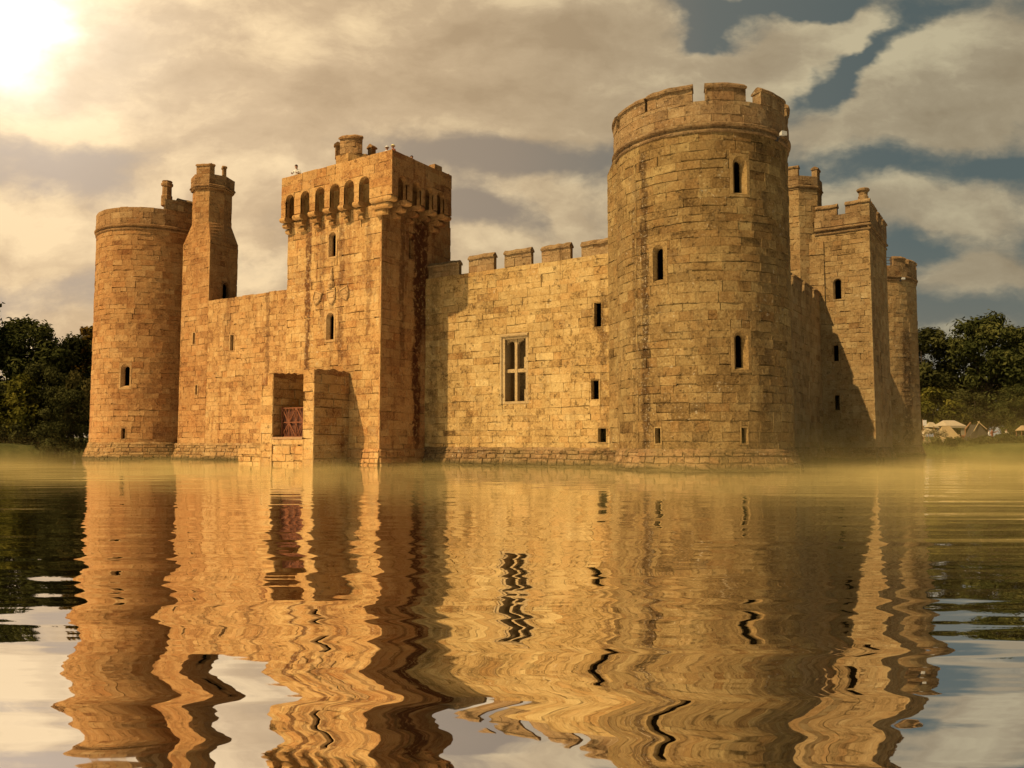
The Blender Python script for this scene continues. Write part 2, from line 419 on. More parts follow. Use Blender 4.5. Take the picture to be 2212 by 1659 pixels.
# ------------------------------------------------------------------ windows
def arch_prof(w, h, spring, point=1., n=8):
    p = [(-w, 0.), (-w, spring)]
    for i in range(1, n): 
        t = PI - PI * i / n; p.append((w * math.cos(t) * 1., spring + (h - spring) * (math.sin(t) ** point)))
    return p + [(w, spring), (w, 0.)]
def window(name, S, uc, vb, W, H, ow, oh, iw, ih=None, arch=True, sill=.16, splay=.32, depth=1.5, mats=None, parent=None, point=1., ioff=0., label=None, proud=.012):
    """one light: dressed plate, splayed jambs, deep slit, room behind painted near black for its shade. Hole is W x H with its foot at vb"""
    mb = MB(); mb.base = (.3, .3, .3)
    w = ow / 2; wi = iw / 2; ih = ih or oh - .16
    yb = sill
    if arch:
        sp = oh - w * 1.05; po = arch_prof(w, oh, sp, point); si = ih - wi * 1.1
        pi_ = arch_prof(wi, ih, si, point)
    else:
        po = [(-w, 0), (-w, oh), (w, oh), (w, 0)]; pi_ = [(-wi, 0), (-wi, ih), (wi, ih), (wi, 0)]
    rect = []
    if arch:
        n = len(po); rect.append((-W / 2, 0)); rect.append((-W / 2, sp))
        for (x, y) in po[2:-2]:
            rx, ry = x / w, (y - sp) / (oh - sp); mx = max(abs(rx), abs(ry), 1e-6)
            rect.append((rx / mx * W / 2, sp + ry / mx * (H - yb - sp)))
        rect += [(W / 2, sp), (W / 2, 0)]
    else: rect = [(-W / 2, 0), (-W / 2, H - yb), (W / 2, H - yb), (W / 2, 0)]
    n = len(po)
    off = (oh - ih) * .45
    ex = 2.4; cyr = sum(y for x, y in pi_) / n
    rings = [[(uc + x, vb + yb + y, -.13) for x, y in rect], [(uc + x, vb + yb + y, proud) for x, y in rect],
             [(uc + x, vb + yb + y, proud) for x, y in po], [(uc + x + ioff, vb + yb + y + off, -splay) for x, y in pi_], [(uc + x + ioff, vb + yb + y + off, -splay - .1) for x, y in pi_]]
    pts = [S.P(*q) for r_ in rings for q in r_]; uv = [(q[0] + S.uo, q[1]) for r_ in rings for q in r_]; fs = []
    for r_ in range(4):
        for j in range(n - 1):
            a = r_ * n + j; fs.append((a, a + 1, a + n + 1, a + n))
    fs.append((2 * n, 3 * n - 1, 4 * n - 1, 3 * n)); fs.append((3 * n, 4 * n - 1, 5 * n - 1, 4 * n))
    k0 = len(pts)
    low = [(uc - W / 2, vb, -.13), (uc + W / 2, vb, -.13), (uc - W / 2, vb, proud), (uc + W / 2, vb, proud)]
    pts += [S.P(*q) for q in low]; uv += [(q[0] + S.uo, q[1]) for q in low]
    fs += [(k0 + 2, k0 + 3, 2 * n - 1, 3 * n - 1, 2 * n, n), (k0, k0 + 1, k0 + 3, k0 + 2), (k0 + 2, n, 0, k0), (k0 + 3, k0 + 1, n - 1, 2 * n - 1)]
    mb.add(pts, fs, None, uv)
    room = [[(uc + x * q_ + ioff, vb + yb + cyr + (y - cyr) * q2 + off, dd_) for x, y in pi_] for (q_, q2, dd_) in ((1, 1, -splay - .1), (ex, 1.25, -splay - .13), (ex, 1.25, -depth))]
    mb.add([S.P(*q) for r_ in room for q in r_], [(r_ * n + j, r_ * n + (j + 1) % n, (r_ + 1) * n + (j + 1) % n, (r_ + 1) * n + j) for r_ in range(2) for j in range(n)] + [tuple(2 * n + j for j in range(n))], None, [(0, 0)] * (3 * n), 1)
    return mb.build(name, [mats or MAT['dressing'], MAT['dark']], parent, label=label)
def hole(uc, vb, W, H): return (uc - W / 2, uc + W / 2, vb, vb + H)

# ------------------------------------------------------------------ THE CASTLE
castle = empty('castle', (-20, 0, 0))
top(castle, 'ruined moated sandstone castle with round corner towers rising straight from the water', 'castle')
_off = Vector((20, 0, 0))
def part(mb, name, mats, parent=None, label=None, **kw):
    o = mb.build(name, mats, parent or castle, label=label, **kw)
    if parent is None: o.location = _off          # meshes are in world coordinates, the castle's empty is not at the origin
    return o

SOUTH, EAST, NORTH, WEST = ((1, 0, 0), (0, -1, 0)), ((0, 1, 0), (1, 0, 0)), ((-1, 0, 0), (0, 1, 0)), ((0, -1, 0), (-1, 0, 0))
def face(kind, x, y, batter=None, uo=0.):
    """vertical plane through (x, y); u is world X (south) or world Y (east)"""
    if kind == 'S': return Plane((0, y, 0), *SOUTH, batter, uo)
    if kind == 'E': return Plane((x, 0, 0), *EAST, batter, uo)
    if kind == 'N': return Plane((0, y, 0), *NORTH, batter, uo)
    return Plane((x, 0, 0), *WEST, batter, uo)

STRING = lambda z, o=.15: [(-.1, z - .36), (.05, z - .36), (.075, z - .3), (.07, z - .24), (.015, z - .21), (.0, z - .08), (o, z - .045), (o + .01, z + .03), (.07, z + .1), (-.1, z + .1)]
def coping(v, t=.58, o=.07, h=.27): return [(o, v - .02), (o + .01, v + .08), (-t * .28, v + h), (-t * .52, v + h), (-t - .05, v + .07), (-t - .05, v - .02)]
RINGA = (R(-205), R(25))

def round_tower(c, r, mats, zs, zc, label, name='round_tower', ang=RINGA, wins=(), seed=1, plz=.92, plm=None, pm=None, wmat=None, merl=(), ptop=None, plb=.34, mort=.09, ero=.14):
    S = Cyl(c, r); u0, u1 = ang[0] * r, ang[1] * r
    hs = []
    for w in wins: hs.append(hole(w['a'] * r, w['vb'], w['W'], w['H']))
    mb = MB()
    core(mb, S, u0, u1, plz - .1, zs, hs)
    core(mb, S, u1, u0 + 2 * PI * r, plz - .1, zs)
    masonry(mb, S, u0, u1, plz, zs - .34, hs, seed, mort=mort, erode=ero)
    lathe(mb, c, [(r - .1, zs - .02), (.01, zs)], 40, cap=False)   # roof slab
    t = part(mb, name, mats, label=label)
    # plinth
    bt = lambda v: .07 + plb * max(0, min(1, (plz - v) / plz))
    SP = Cyl(c, r, bt); mb = MB()
    core(mb, SP, u0, u1, -.5, plz, d=-.08); core(mb, SP, u1, u0 + 2 * PI * r, -.5, plz, d=-.08)
    masonry(mb, SP, u0, u1, -.25, plz - .04, (), seed + 1, (.2, .36), (.3, .9), .035, (.004, .03), .03, .5)
    sweep(mb, Cyl(c, r), u0, u1, [(-.05, plz - .08), (.1, plz - .08), (.09, plz - .01), (.0, plz + .1), (-.05, plz + .1)], None, .4, .02, seed)
    mb.build('plinth', plm, t)
    # string course
    mb = MB(); sweep(mb, S, u0, u1, STRING(zs), (.35, .3, .5), .3, .012, seed + 2)
    mb.build('string_course', pm, t)
    # parapet
    mb = MB(); SQ = Cyl(c, r + .07)
    U0, U1 = ang[0] * SQ.r, ang[1] * SQ.r
    solid(mb, SQ, ang[0] * SQ.r, (ang[0] + 2 * PI) * SQ.r - 1e-3, zs, zc - .03, -.6, -.05)
    masonry(mb, SQ, U0, U1, zs + .1, zc, (), seed + 3, (.36, .5), (.5, 1.1), ragged=.1 if not merl else .0)
    mb.build('parapet', pm, t)
    for i, (a0, a1, h) in enumerate(merl):
        mb = MB(); a, b = R(a0) * SQ.r, R(a1) * SQ.r
        solid(mb, SQ, a + .012, b - .012, zc - .02, zc + h - .3, -.56, -.045)
        masonry(mb, SQ, a, b, zc, zc + h - .28, (), seed + 10 + i, (.3, .42), (.4, .95))
        sweep(mb, SQ, a - .02, b + .02, coping(zc + h - .28), (.35, .3, .6), .3, .022, seed + i)
        mb.build('merlon', pm, t)
    for w in wins:
        window(w.get('name', 'window'), S, w['a'] * r, w['vb'], w['W'], w['H'], w['ow'], w['oh'], w['iw'], w.get('ih'), w.get('arch', True), w.get('sill', .14), w.get('splay', .3), mats=wmat, parent=t, point=w.get('point', 1.), ioff=w.get('ioff', 0.))
    return t
LAN = dict(W=1.0, H=2.05, ow=.7, oh=1.78, iw=.34, ih=1.5, splay=.26)
def L(a, vb, **kw): d = dict(LAN); d.update(a=R(a), vb=vb); d.update(kw); return d
def SL(a, vb, W=.42, H=.85, **kw): d = dict(a=R(a), vb=vb, W=W, H=H, ow=.3, oh=H - .12, iw=.24, ih=H - .16, arch=False, sill=.06, splay=.16, name='arrow_slit'); d.update(kw); return d

# -- south east tower
SEC, SER = (.12, .08), 4.36
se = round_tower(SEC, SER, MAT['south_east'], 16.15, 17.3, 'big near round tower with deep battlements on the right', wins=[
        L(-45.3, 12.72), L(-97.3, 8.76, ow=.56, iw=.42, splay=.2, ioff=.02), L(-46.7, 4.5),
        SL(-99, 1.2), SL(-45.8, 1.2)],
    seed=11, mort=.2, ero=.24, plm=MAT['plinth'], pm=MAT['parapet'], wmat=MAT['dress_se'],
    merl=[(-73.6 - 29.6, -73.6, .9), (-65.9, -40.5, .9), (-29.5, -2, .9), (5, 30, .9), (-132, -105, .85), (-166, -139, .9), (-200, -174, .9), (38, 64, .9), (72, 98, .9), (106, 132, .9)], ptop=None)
# pilaster turning the tower into the curtain
mb = MB()
A = Vector((-1.72, -3.88, 0)); B = Vector((-4.36, -1.62, 0)); uu = (B - A); ln = uu.length; uu.normalize()
SPl = Plane(B, tuple(-uu), tuple(Vector((-uu.y, uu.x, 0)) * -1))
if SPl.N.y > 0: SPl.N = -SPl.N
hp_ = [hole(ln * .42, 4.9, .34, 1.75)]; core(mb, SPl, 0, ln, .8, 15.5, hp_); masonry(mb, SPl, 0, ln, .9, 15.5, hp_, 41, bw=(.5, 1.1))
SPw = Plane(B + Vector((0, 1.5, 0)), (0, -1, 0), (-1, 0, 0)); core(mb, SPw, 0, 1.5, .8, 15.5); masonry(mb, SPw, 0, 1.5, .9, 15.5, (), 42)
A2 = Vector((A.x, A.y, 16.1)); pts = [(B.x, B.y, 15.5), (A.x, A.y, 15.5), (A.x, A.y, 15.9), (-3., -2.9, 16.5), (B.x + .3, B.y + .6, 15.6), (B.x, B.y + 1.5, 15.5), (-3.2, -1.2, 16.5)]
mb.add(pts, [(0, 1, 2, 3), (0, 3, 6, 5), (3, 2, 6)], (.4, .3, .3))
part(mb, 'pilaster', MAT['south_east'], se)
window('arrow_slit', SPl, ln * .42, 4.9, .34, 1.75, .15, 1.62, .12, 1.6, False, .05, .12, mats=MAT['south_east'], parent=se)

# -- south west tower
sw = round_tower((-47.3, 0), 4.6, MAT['west'], 18.4, 19.85, 'round tower with a plain rim and a thin chimney at the left end', wins=[
        L(-58.4, 5.4, W=.98, H=2.1, ow=.72, oh=1.85, iw=.42, splay=.22, ioff=.06), SL(-58.3, 1.5, .4, .95)],
    seed=21, plz=1.2, plm=MAT['plinth_w'], pm=MAT['parapet_w'], wmat=MAT['dress_or'], plb=.42)
mb = MB(); SQ = Cyl((-47.3, 0), 4.63)
solid(mb, SQ, R(-27) * 4.63, R(40) * 4.63, 19.8, 20.7, -.9, -.05); masonry(mb, SQ, R(-27) * 4.63, R(40) * 4.63, 19.85, 20.72, (), 23, ragged=.14)
sweep(mb, SQ, R(-14) * 4.63, R(40) * 4.63, coping(20.66, .95, .05, .3), (.3, .3, .6), .3, .03, 5)
mb.build('raised_parapet', MAT['parapet'], sw, label='taller dark stretch of parapet beside the chimney')
mb = MB(); cc = (-43.5, -1.75)
lathe(mb, cc, [(.42, 20.2), (.42, 21.0), (.36, 21.1), (.35, 21.75), (.45, 21.85), (.46, 22.0), (.37, 22.12), (.4, 22.22), (.26, 22.24), (.25, 21.6)], 8, R(12), tint=(.4, .3, .3))
part(mb, 'chimney', MAT['parapet_w'], sw)

# -- north east tower
ne = round_tower((0, 49.4), 4.6, MAT['north_east'], 17.45, 18.55, 'round battlemented tower farthest back at the right end', wins=[SL(-60, 8, .4, 1.2)],
    seed=31, plm=MAT['plinth'], pm=MAT['parapet'], wmat=MAT['dressing'],
    merl=[(-49, -31, .98), (-25, -2, .85), (5, 30, .9), (-100, -80, .9), (40, 64, .9), (-132, -112, .9), (72, 98, .9), (106, 132, .9)])
mb = MB(); SQ = Cyl((0, 49.4), 4.4)
for z in (18.8, 19.1, 19.4):
    us = [R(a) * 4.4 for a in range(-79, -48, 5)]
    for a, b in zip(us, us[1:]): tube(mb, SQ.P(a, z), SQ.P(b, z), .03, n=5)
for a in (-78, -64, -50): tube(mb, SQ.P(R(a) * 4.4, 18.4), SQ.P(R(a) * 4.4, 19.45), .03, n=5)
mb.build('railing', MAT['railing_iron'], ne)

# -- curtain walls
def plinth_wall(mb, kind, x, y, u0, u1, plz, seed, pb=.3):
    bt = lambda v: .06 + pb * max(0, min(1, (plz - v) / plz))
    S = face(kind, x, y, bt); core(mb, S, u0, u1, -.5, plz, d=-.08)
    masonry(mb, S, u0, u1, -.25, plz - .04, (), seed, (.2, .36), (.3, .9), .035, (.004, .03), .03, .5)
    sweep(mb, face(kind, x, y), u0, u1, [(-.05, plz - .08), (.1, plz - .08), (.09, plz - .01), (.0, plz + .1), (-.05, plz + .1)], None, .4, .02, seed)

YC = -1.2
# south curtain, east half
S = face('S', 0, YC)
ARROW = [(-5.2, 7.45, .62, 1.42, .34, 1.28, .26), (-5.4, 3.55, .66, 1.12, .38, 1.0, .28), (-5.0, 1.25, .6, .86, .4, .72, .3)]
hs = [hole(u, v, W, H) for (u, v, W, H, *_) in ARROW] + [(-11.38, -9.62, 3.5, 7.35)]
mb = MB()
core(mb, S, -17.2, -3.6, .8, 11.4, hs); masonry(mb, S, -17.2, -3.6, .92, 11.42, hs, 51, ch=(.3, .5), bw=(.38, 1.05))
box(mb, -17.2, -3.6, YC + .05, YC + .6, 11.3, 11.37); box(mb, -17.2, -3.6, YC + 1.7, YC + 1.8, -.5, 11.)
box(mb, -17.2, -3.6, YC + .5, YC + 1.7, 10.2, 10.3)
cs = part(mb, 'curtain_wall', MAT['curtain_s'], label='sunlit battlemented wall with a tall four light window')
mb = MB(); plinth_wall(mb, 'S', 0, YC, -17.2, -3.6, .94, 53); mb.build('plinth', MAT['plinth'], cs)
for i, (a, b, h) in enumerate([(-16.9, -14.55, .96), (-13.82, -11.98, 1.1), (-11.24, -9.42, 1.04), (-8.72, -6.86, .98), (-6.18, -3.9, .9)]):
    mb = MB(); z = 11.4
    solid(mb, S, a + .012, b - .012, z - .02, z + h - .3, -.3, -.045); masonry(mb, S, a, b, z + .003, z + h - .28, (), 60 + i, (.3, .5), (.5, 1.1))
    sweep(mb, S, a - .02, b + .02, coping(z + h - .28, .32, .07, .26), (.4, .3, .5), .28, .025, i)
    mb.build('merlon', MAT['parapet'], cs)
for i, (u, v, W, H, ow, oh, iw) in enumerate(ARROW):
    window('arrow_slit', S, u, v, W, H, ow + .08, oh + .04, iw + .08, oh, False, .05, .14, mats=MAT['curtain_s'], parent=cs, ioff=.0)
# mullioned window
mb = MB(); mb.base = (.6, .2, .3)
x0, x1, z0, z1 = -11.38, -9.62, 3.5, 7.35
solid(mb, S, x0, x0 + .2, z0, z1, -.6, .015); solid(mb, S, x1 - .16, x1, z0, z1, -.6, .0)
solid(mb, S, x0 + .2, x1 - .16, z0, z0 + .14, -.6, .01); solid(mb, S, x0 + .2, x1 - .16, z1 - .12, z1, -.6, .012)
xm = -10.52
solid(mb, S, xm - .085, xm + .085, z0 + .14, z1 - .12, -.42, -.14)
solid(mb, S, x0 + .2, xm - .085, 5.3, 5.5, -.4, -.16); solid(mb, S, xm + .085, x1 - .16, 5.3, 5.5, -.4, -.16)
def head(ua, ub, zt, zs_, broken=False):
    w = (ub - ua) / 2; c = (ua + ub) / 2; n = 10
    tops = []; arc = []
    for i in range(n + 1):
        t = PI - PI * i / n
        if broken and i > 6: break
        arc.append((c + w * math.cos(t) * .98, zs_ + (zt - .1 - zs_) * math.sin(t) ** .8)); tops.append((c + w * math.cos(t), zt))
    pts = []
    for d in (-.18, -.36):
        pts += [S.P(u, v, d) for u, v in arc] + [S.P(u, v, d) for u, v in tops]
    k_ = len(arc); fs = []
    for i in range(k_ - 1):
        fs.append((i, i + 1, k_ + i + 1, k_ + i)); fs.append((i, 2 * k_ + i, 2 * k_ + i + 1, i + 1))
        fs.append((2 * k_ + i, 3 * k_ + i, 3 * k_ + i + 1, 2 * k_ + i + 1))
    mb.add(pts, fs)
head(x0 + .2, xm - .085, z1 - .12, 6.75); head(xm + .085, x1 - .16, z1 - .12, 6.75, True)
# broken jamb on the right, deep reveals, inner jambs seen in the openings
solid(mb, S, x1 - .33, x1 - .16, 5.5, 6.15, -.5, -.1); solid(mb, S, x1 - .3, x1 - .16, 3.64, 4.3, -.5, -.08)
solid(mb, S, x1 - .42, x1 - .3, 3.64, 5.3, -.62, -.5); solid(mb, S, x1 - .4, x1 - .3, 5.5, 7.1, -.62, -.5)
sweep(mb, S, x0 - .1, x1 + .02, [(-.03, z1 + .0), (.1, z1 + .02), (.12, z1 + .09), (.0, z1 + .2), (-.03, z1 + .2)], None)
sweep(mb, S, x0 - .1, x0 + .005, [(-.03, z0 + .0), (.08, z0 + .02), (.08, z1), (-.03, z1)], None)
for (a, b) in ((x0, x0 + .01), (x1 - .01, x1)): solid(mb, S, a, b, z0, z1, -1.6, -.6)
solid(mb, S, x0, x1, z1 - .01, z1, -1.6, -.6); solid(mb, S, x0, x1, z0, z0 + .01, -1.6, -.6)
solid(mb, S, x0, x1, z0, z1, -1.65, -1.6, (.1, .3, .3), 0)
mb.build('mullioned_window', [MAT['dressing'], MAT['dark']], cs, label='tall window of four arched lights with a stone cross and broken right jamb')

# south curtain, west half, with its turret block
S = face('S', 0, YC, None, 40.)
hs = [hole(-35.64, 8.05, .62, 1.3)]
mb = MB()
core(mb, S, -38.55, -24.9, .9, 12.1, hs); masonry(mb, S, -38.55, -24.9, 1.15, 12.15, hs, 71, ch=(.3, .5), bw=(.38, 1.05), ragged=.1)
box(mb, -38.6, -24.9, YC + .05, YC + .7, 11.9, 12.04); box(mb, -38.6, -24.9, YC + 1.8, YC + 1.9, -.5, 11.)
box(mb, -38.6, -24.9, YC + .6, YC + 1.8, 10.4, 10.5)
cw = part(mb, 'curtain_wall', MAT['curtain_w'], label='orange wall without battlements left of the machicolated tower')
mb = MB(); plinth_wall(mb, 'S', 0, YC, -38.55, -24.9, 1.15, 73, .35); mb.build('plinth', MAT['plinth_w'], cw)
window('arrow_slit', S, -35.64, 8.05, .62, 1.3, .4, 1.2, .36, 1.16, False, .05, .14, mats=MAT['dress_or'], parent=cw, ioff=.05)

# stair turret between tower and west curtain
bx0, bx1, by0, by1 = -41.95, -38.55, YC, 1.4
S = face('S', 0, by0, None, 40.); E_ = face('E', bx1, 0)
hs = [hole(-40.23, 8.85, .42, 1.0), hole(-39.75, 4.9, .4, .85)]
hsE = [hole(.35, 12.35, .75, 1.5)]
mb = MB()
core(mb, S, bx0, bx1, 1.1, 16.95, hs); masonry(mb, S, bx0, bx1, 1.2, 17.0, hs, 81)
core(mb, E_, by0, by1, 1.1, 16.95, hsE); masonry(mb, E_, by0, by1, 11., 17.0, hsE, 82)
core(mb, face('N', 0, by1), -bx1, -bx0, 1.1, 16.95); core(mb, face('W', bx0, 0), -by1, -by0, -.5, 16.95); masonry(mb, face('W', bx0, 0), -by1, -by0, 1.2, 17.0, (), 84)
oc = (-40.2, .1); ro = 1.5
octp = [(oc[0] + ro * math.cos(R(45 * i)), oc[1] + ro * math.sin(R(45 * i))) for i in range(8)]
mx_, my_ = (bx0 + bx1) / 2, (by0 + by1) / 2
sq = [(bx1, my_), (bx1, by1), (mx_, by1), (bx0, by1), (bx0, my_), (bx0, by0), (mx_, by0), (bx1, by0)]
pts = []; n_ = 6
for q in range(n_ + 1):                      # weathered shoulders from the square block to the octagon
    f_ = q / n_
    for (x0, y0), (x1, y1) in zip(sq, octp): pts.append((x0 + (x1 - x0) * f_, y0 + (y1 - y0) * f_, 16.93 + 1.55 * f_))
mb.add(pts, [(r_ * 8 + j, r_ * 8 + (j + 1) % 8, (r_ + 1) * 8 + (j + 1) % 8, (r_ + 1) * 8 + j) for r_ in range(n_) for j in range(8)], (.45, .5, .3))
tr = part(mb, 'stair_turret', MAT['west'], label='square stair turret changing to an octagon beside the left round tower')
mb = MB(); plinth_wall(mb, 'S', 0, by0, bx0 - .3, bx1, 1.15, 83, .35); core(mb, face('W', bx0 - .3, 0), -by1, -by0 + .3, -.5, 1.1); mb.build('plinth', MAT['plinth_w'], tr)
window('arrow_slit', S, -40.23, 8.85, .42, 1.0, .26, .9, .22, .86, False, .05, .14, mats=MAT['dress_or'], parent=tr)
window('arrow_slit', S, -39.75, 4.9, .4, .85, .24, .74, .2, .7, False, .05, .14, mats=MAT['dress_or'], parent=tr)
window('doorway', E_, .35, 12.35, .75, 1.5, .62, 1.42, .58, 1.38, True, .02, .3, mats=MAT['parapet_w'], parent=tr)
def octagon(mb, c, r, z0, z1, seed, rot=22.5, m_=True, faces=range(8)):
    ps = [Vector((c[0] + r * math.cos(R(rot + 45 * i)), c[1] + r * math.sin(R(rot + 45 * i)), 0)) for i in range(8)]
    for i in range(8):
        a, b = ps[i], ps[(i + 1) % 8]; U = (b - a); l = U.length; U.normalize(); N_ = Vector((U.y, -U.x, 0))
        Sx = Plane(a, tuple(U), tuple(N_), None, seed * 3. + i * l); core(mb, Sx, 0, l, z0, z1)
        if m_ and i in faces: masonry(mb, Sx, 0, l, z0, z1, (), seed + i, (.34, .5), (.5, .95))
def oct_crown(t, c, r, zs, zc, zt, merl, mats, seed, rot=22.5, thick=.4):
    mb = MB(); lathe(mb, c, [(r - .1, zs - .22), (r + .02, zs - .2), (r + .0, zs - .08), (r + .1, zs - .05), (r + .1, zs + .04), (r + .03, zs + .12), (r - .1, zs + .16)], 8, R(rot), False, (.35, .3, .5)); mb.build('string_course', mats, t)
    mb = MB(); octagon(mb, c, r + .02, zs + .14, zc, seed, rot)
    lathe(mb, c, [(r - .03, zc - .02), (r - thick, zc - .02), (r - thick, zs + .3), (.01, zs + .3)], 8, R(rot), False); mb.build('parapet', mats, t)
    r2 = r + .02
    ps = [Vector((c[0] + r2 * math.cos(R(rot + 45 * i)), c[1] + r2 * math.sin(R(rot + 45 * i)), 0)) for i in range(8)]
    for (i, a_, b_) in merl:
        a, b = ps[i % 8], ps[(i + 1) % 8]; U = b - a; l = U.length; U.normalize()
        Sx = Plane(a, tuple(U), (U.y, -U.x, 0)); mb = MB()
        solid(mb, Sx, a_ * l + .01, b_ * l - .01, zc - .01, zt - .2, -thick, -.045); masonry(mb, Sx, a_ * l, b_ * l, zc + .003, zt - .18, (), seed + 30 + i, (.3, .5), (.5, .9))
        sweep(mb, Sx, a_ * l - .04, b_ * l + .04, coping(zt - .2, thick, .06, .2), (.35, .3, .6), .3, .02, i)
        mb.build('merlon', mats, t)
mb = MB(); octagon(mb, oc, ro, 18.4, 21.25, 91, 0.)
sh = part(mb, 'octagon_shaft', MAT['west'], tr)
oct_crown(tr, oc, ro + .15, 21.35, 22.25, 23.1, [(6, .1, 1.02), (7, .0, .3), (7, .8, 1.)], MAT['parapet_w'], 95, 0.)

# -- machicolated postern tower
PX0, PX1, PY0, PY1 = -25.1, -17.1, -5.24, 1.3
S = face('S', 0, PY0); E_ = face('E', PX1, 0)
hs = [hole(-21.12, 12.45, .85, 1.7), hole(-21.2, 7.35, .9, 1.9), (-22.9, -20.4, -.5, 4.6)]
hsE = [hole(-2.6, 12.3, .8, 1.7)]
mb = MB()
core(mb, S, PX0, PX1, -.5, 15.2, hs); core(mb, face('S', 0, PY0 + .75), PX0, PX1, 15.1, 17.3); box(mb, PX0, PX1, PY0 + .05, PY0 + .9, 15.1, 15.19); masonry(mb, S, PX0, PX1, .8, 15.2, hs, 101, ch=(.36, .56), bw=(.5, 1.25))
core(mb, face('W', PX0, 0), -PY1, -PY0, 0, 17.3); core(mb, face('N', 0, PY1), -PX1, -PX0, 0, 17.3)
pt = part(mb, 'postern_tower', MAT['postern'], label='square machicolated tower with red brown streaks in the middle of the wall')
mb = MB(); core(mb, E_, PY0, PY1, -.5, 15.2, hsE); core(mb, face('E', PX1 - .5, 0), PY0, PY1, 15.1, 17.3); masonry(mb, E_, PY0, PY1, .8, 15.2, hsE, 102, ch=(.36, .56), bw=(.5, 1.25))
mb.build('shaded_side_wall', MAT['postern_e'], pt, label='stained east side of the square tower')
bpy.data.objects[pt.name]
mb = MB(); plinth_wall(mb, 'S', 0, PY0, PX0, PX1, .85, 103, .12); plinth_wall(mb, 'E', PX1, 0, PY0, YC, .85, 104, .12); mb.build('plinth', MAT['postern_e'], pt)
window('lancet_window', S, -21.12, 12.45, .85, 1.7, .6, 1.52, .46, 1.4, True, .1, .18, mats=MAT['dress_or'], parent=pt, point=.75, ioff=.05)
window('lancet_window', S, -21.2, 7.35, .9, 1.9, .64, 1.66, .5, 1.54, True, .12, .18, mats=MAT['dress_or'], parent=pt, ioff=.06)
window('lancet_window', E_, -2.6, 12.3, .8, 1.7, .5, 1.5, .3, 1.35, True, .1, .25, mats=MAT['postern_e'], parent=pt, point=.8)
# machicolated gallery
BX0, BX1, BY0, BY1 = -25.16, -15.86, -5.79, -.24
ZB, ZT = 15.42, 18.02
def gallery(mb, S, ua, ub, slots, ztop, seed, thick=.32):
    """front plate with round-headed slots open at the foot"""
    hs = []
    for (a, b) in slots: hs.append((a, b, ZB - .1, ztop - (b - a) / 2))
    hh = [(a, b, ZB - .2, ztop) for a, b in slots]
    core(mb, S, ua, ub, ZB, ZT - .02, hh)
    masonry(mb, S, ua, ub, ztop + .06, ZT, (), seed, (.4, .56), (.6, 1.35), ragged=.05)
    ed = [ua] + [q for s_ in slots for q in s_] + [ub]
    for i in range(0, len(ed), 2):
        masonry(mb, S, ed[i], ed[i + 1], ZB, ztop + .06, (), seed + 5 + i, (.42, .6), (1.3, 2.), jut=.012)
    for (a, b) in slots:
        w = (b - a) / 2; c = (a + b) / 2; n = 8; zs_ = ztop - w
        rows = []
        for d in (.0, -thick):
            rows += [S.P(c + w * math.cos(PI - PI * i / n), zs_ + w * math.sin(PI * i / n), d) for i in range(n + 1)]
            rows += [S.P(c + w * math.cos(PI - PI * i / n), ztop + .06, d) for i in range(n + 1)]
        k_ = n + 1; fs = []
        for i in range(n):
            fs += [(i, i + 1, k_ + i + 1, k_ + i), (i, 2 * k_ + i, 2 * k_ + i + 1, i + 1)]
        mb.add(rows, fs, (.5, .3, .3), [(0, 0)] * len(rows))
        for x in (a, b):
            q = [S.P(x, ZB, 0), S.P(x, zs_, 0), S.P(x, zs_, -thick), S.P(x, ZB, -thick)]
            mb.add(q, [(0, 1, 2, 3)], (.45, .3, .3), [(0, 0)] * 4)
    # back of the plate
    core(mb, S, ua + .05, ub - .05, ZB, ZT - .05, hh, -thick)
    # rough top
    solid(mb, S, ua + .02, ub - .02, ZT - .1, ZT - .03, -thick, -.03)
SG, EG = face('S', 0, BY0), face('E', BX1, 0)
slotsS = [(-24.74, -23.98), (-23.38, -22.6), (-22.08, -21.3), (-20.83, -20.03), (-19.65, -18.84), (-18.42, -17.62)]
slotsE = [(-5.25, -4.47), (-4.0, -3.22), (-2.82, -2.06), (-1.68, -.98)]
mb = MB(); gallery(mb, SG, BX0, BX1, slotsS, 16.82, 111); core(mb, face('W', BX0 + .05, 0), -BY1, -BY0 - .05, ZB, ZT)
mb.build('machicolated_parapet', MAT['parapet_g'], pt, label='front parapet with six arched murder holes')
mb = MB(); gallery(mb, EG, BY0, BY1, slotsE, 16.68, 121)
core(mb, face('N', 0, BY1), -BX1, -PX1, ZB, ZT)
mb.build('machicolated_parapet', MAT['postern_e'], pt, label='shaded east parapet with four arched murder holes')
mb = MB(); box(mb, PX0 + .1, PX1 - .1, BY1 - .03, PY1 - .05, 16.95, 17.15, (.4, .3, .3)); box(mb, BX0 + .3, BX1 - .33, BY0 + .33, BY1 - .02, 16.95, 17.15, (.4, .3, .3))
core(mb, face('N', 0, PY1), -PX1, -PX0, 17., 18.0); core(mb, face('W', PX0 - .02, 0), -PY1, -BY1, 15, 18.0)
Sx = face('E', PX1 + .02, 0); core(mb, Sx, BY1, PY1, 15, 17.9)
masonry(mb, face('S', 0, BY1 + .1), -17.2, -16.2, 17.9, 18.25, (), 5)
mb.build('roof_deck', MAT['postern_e'], pt)
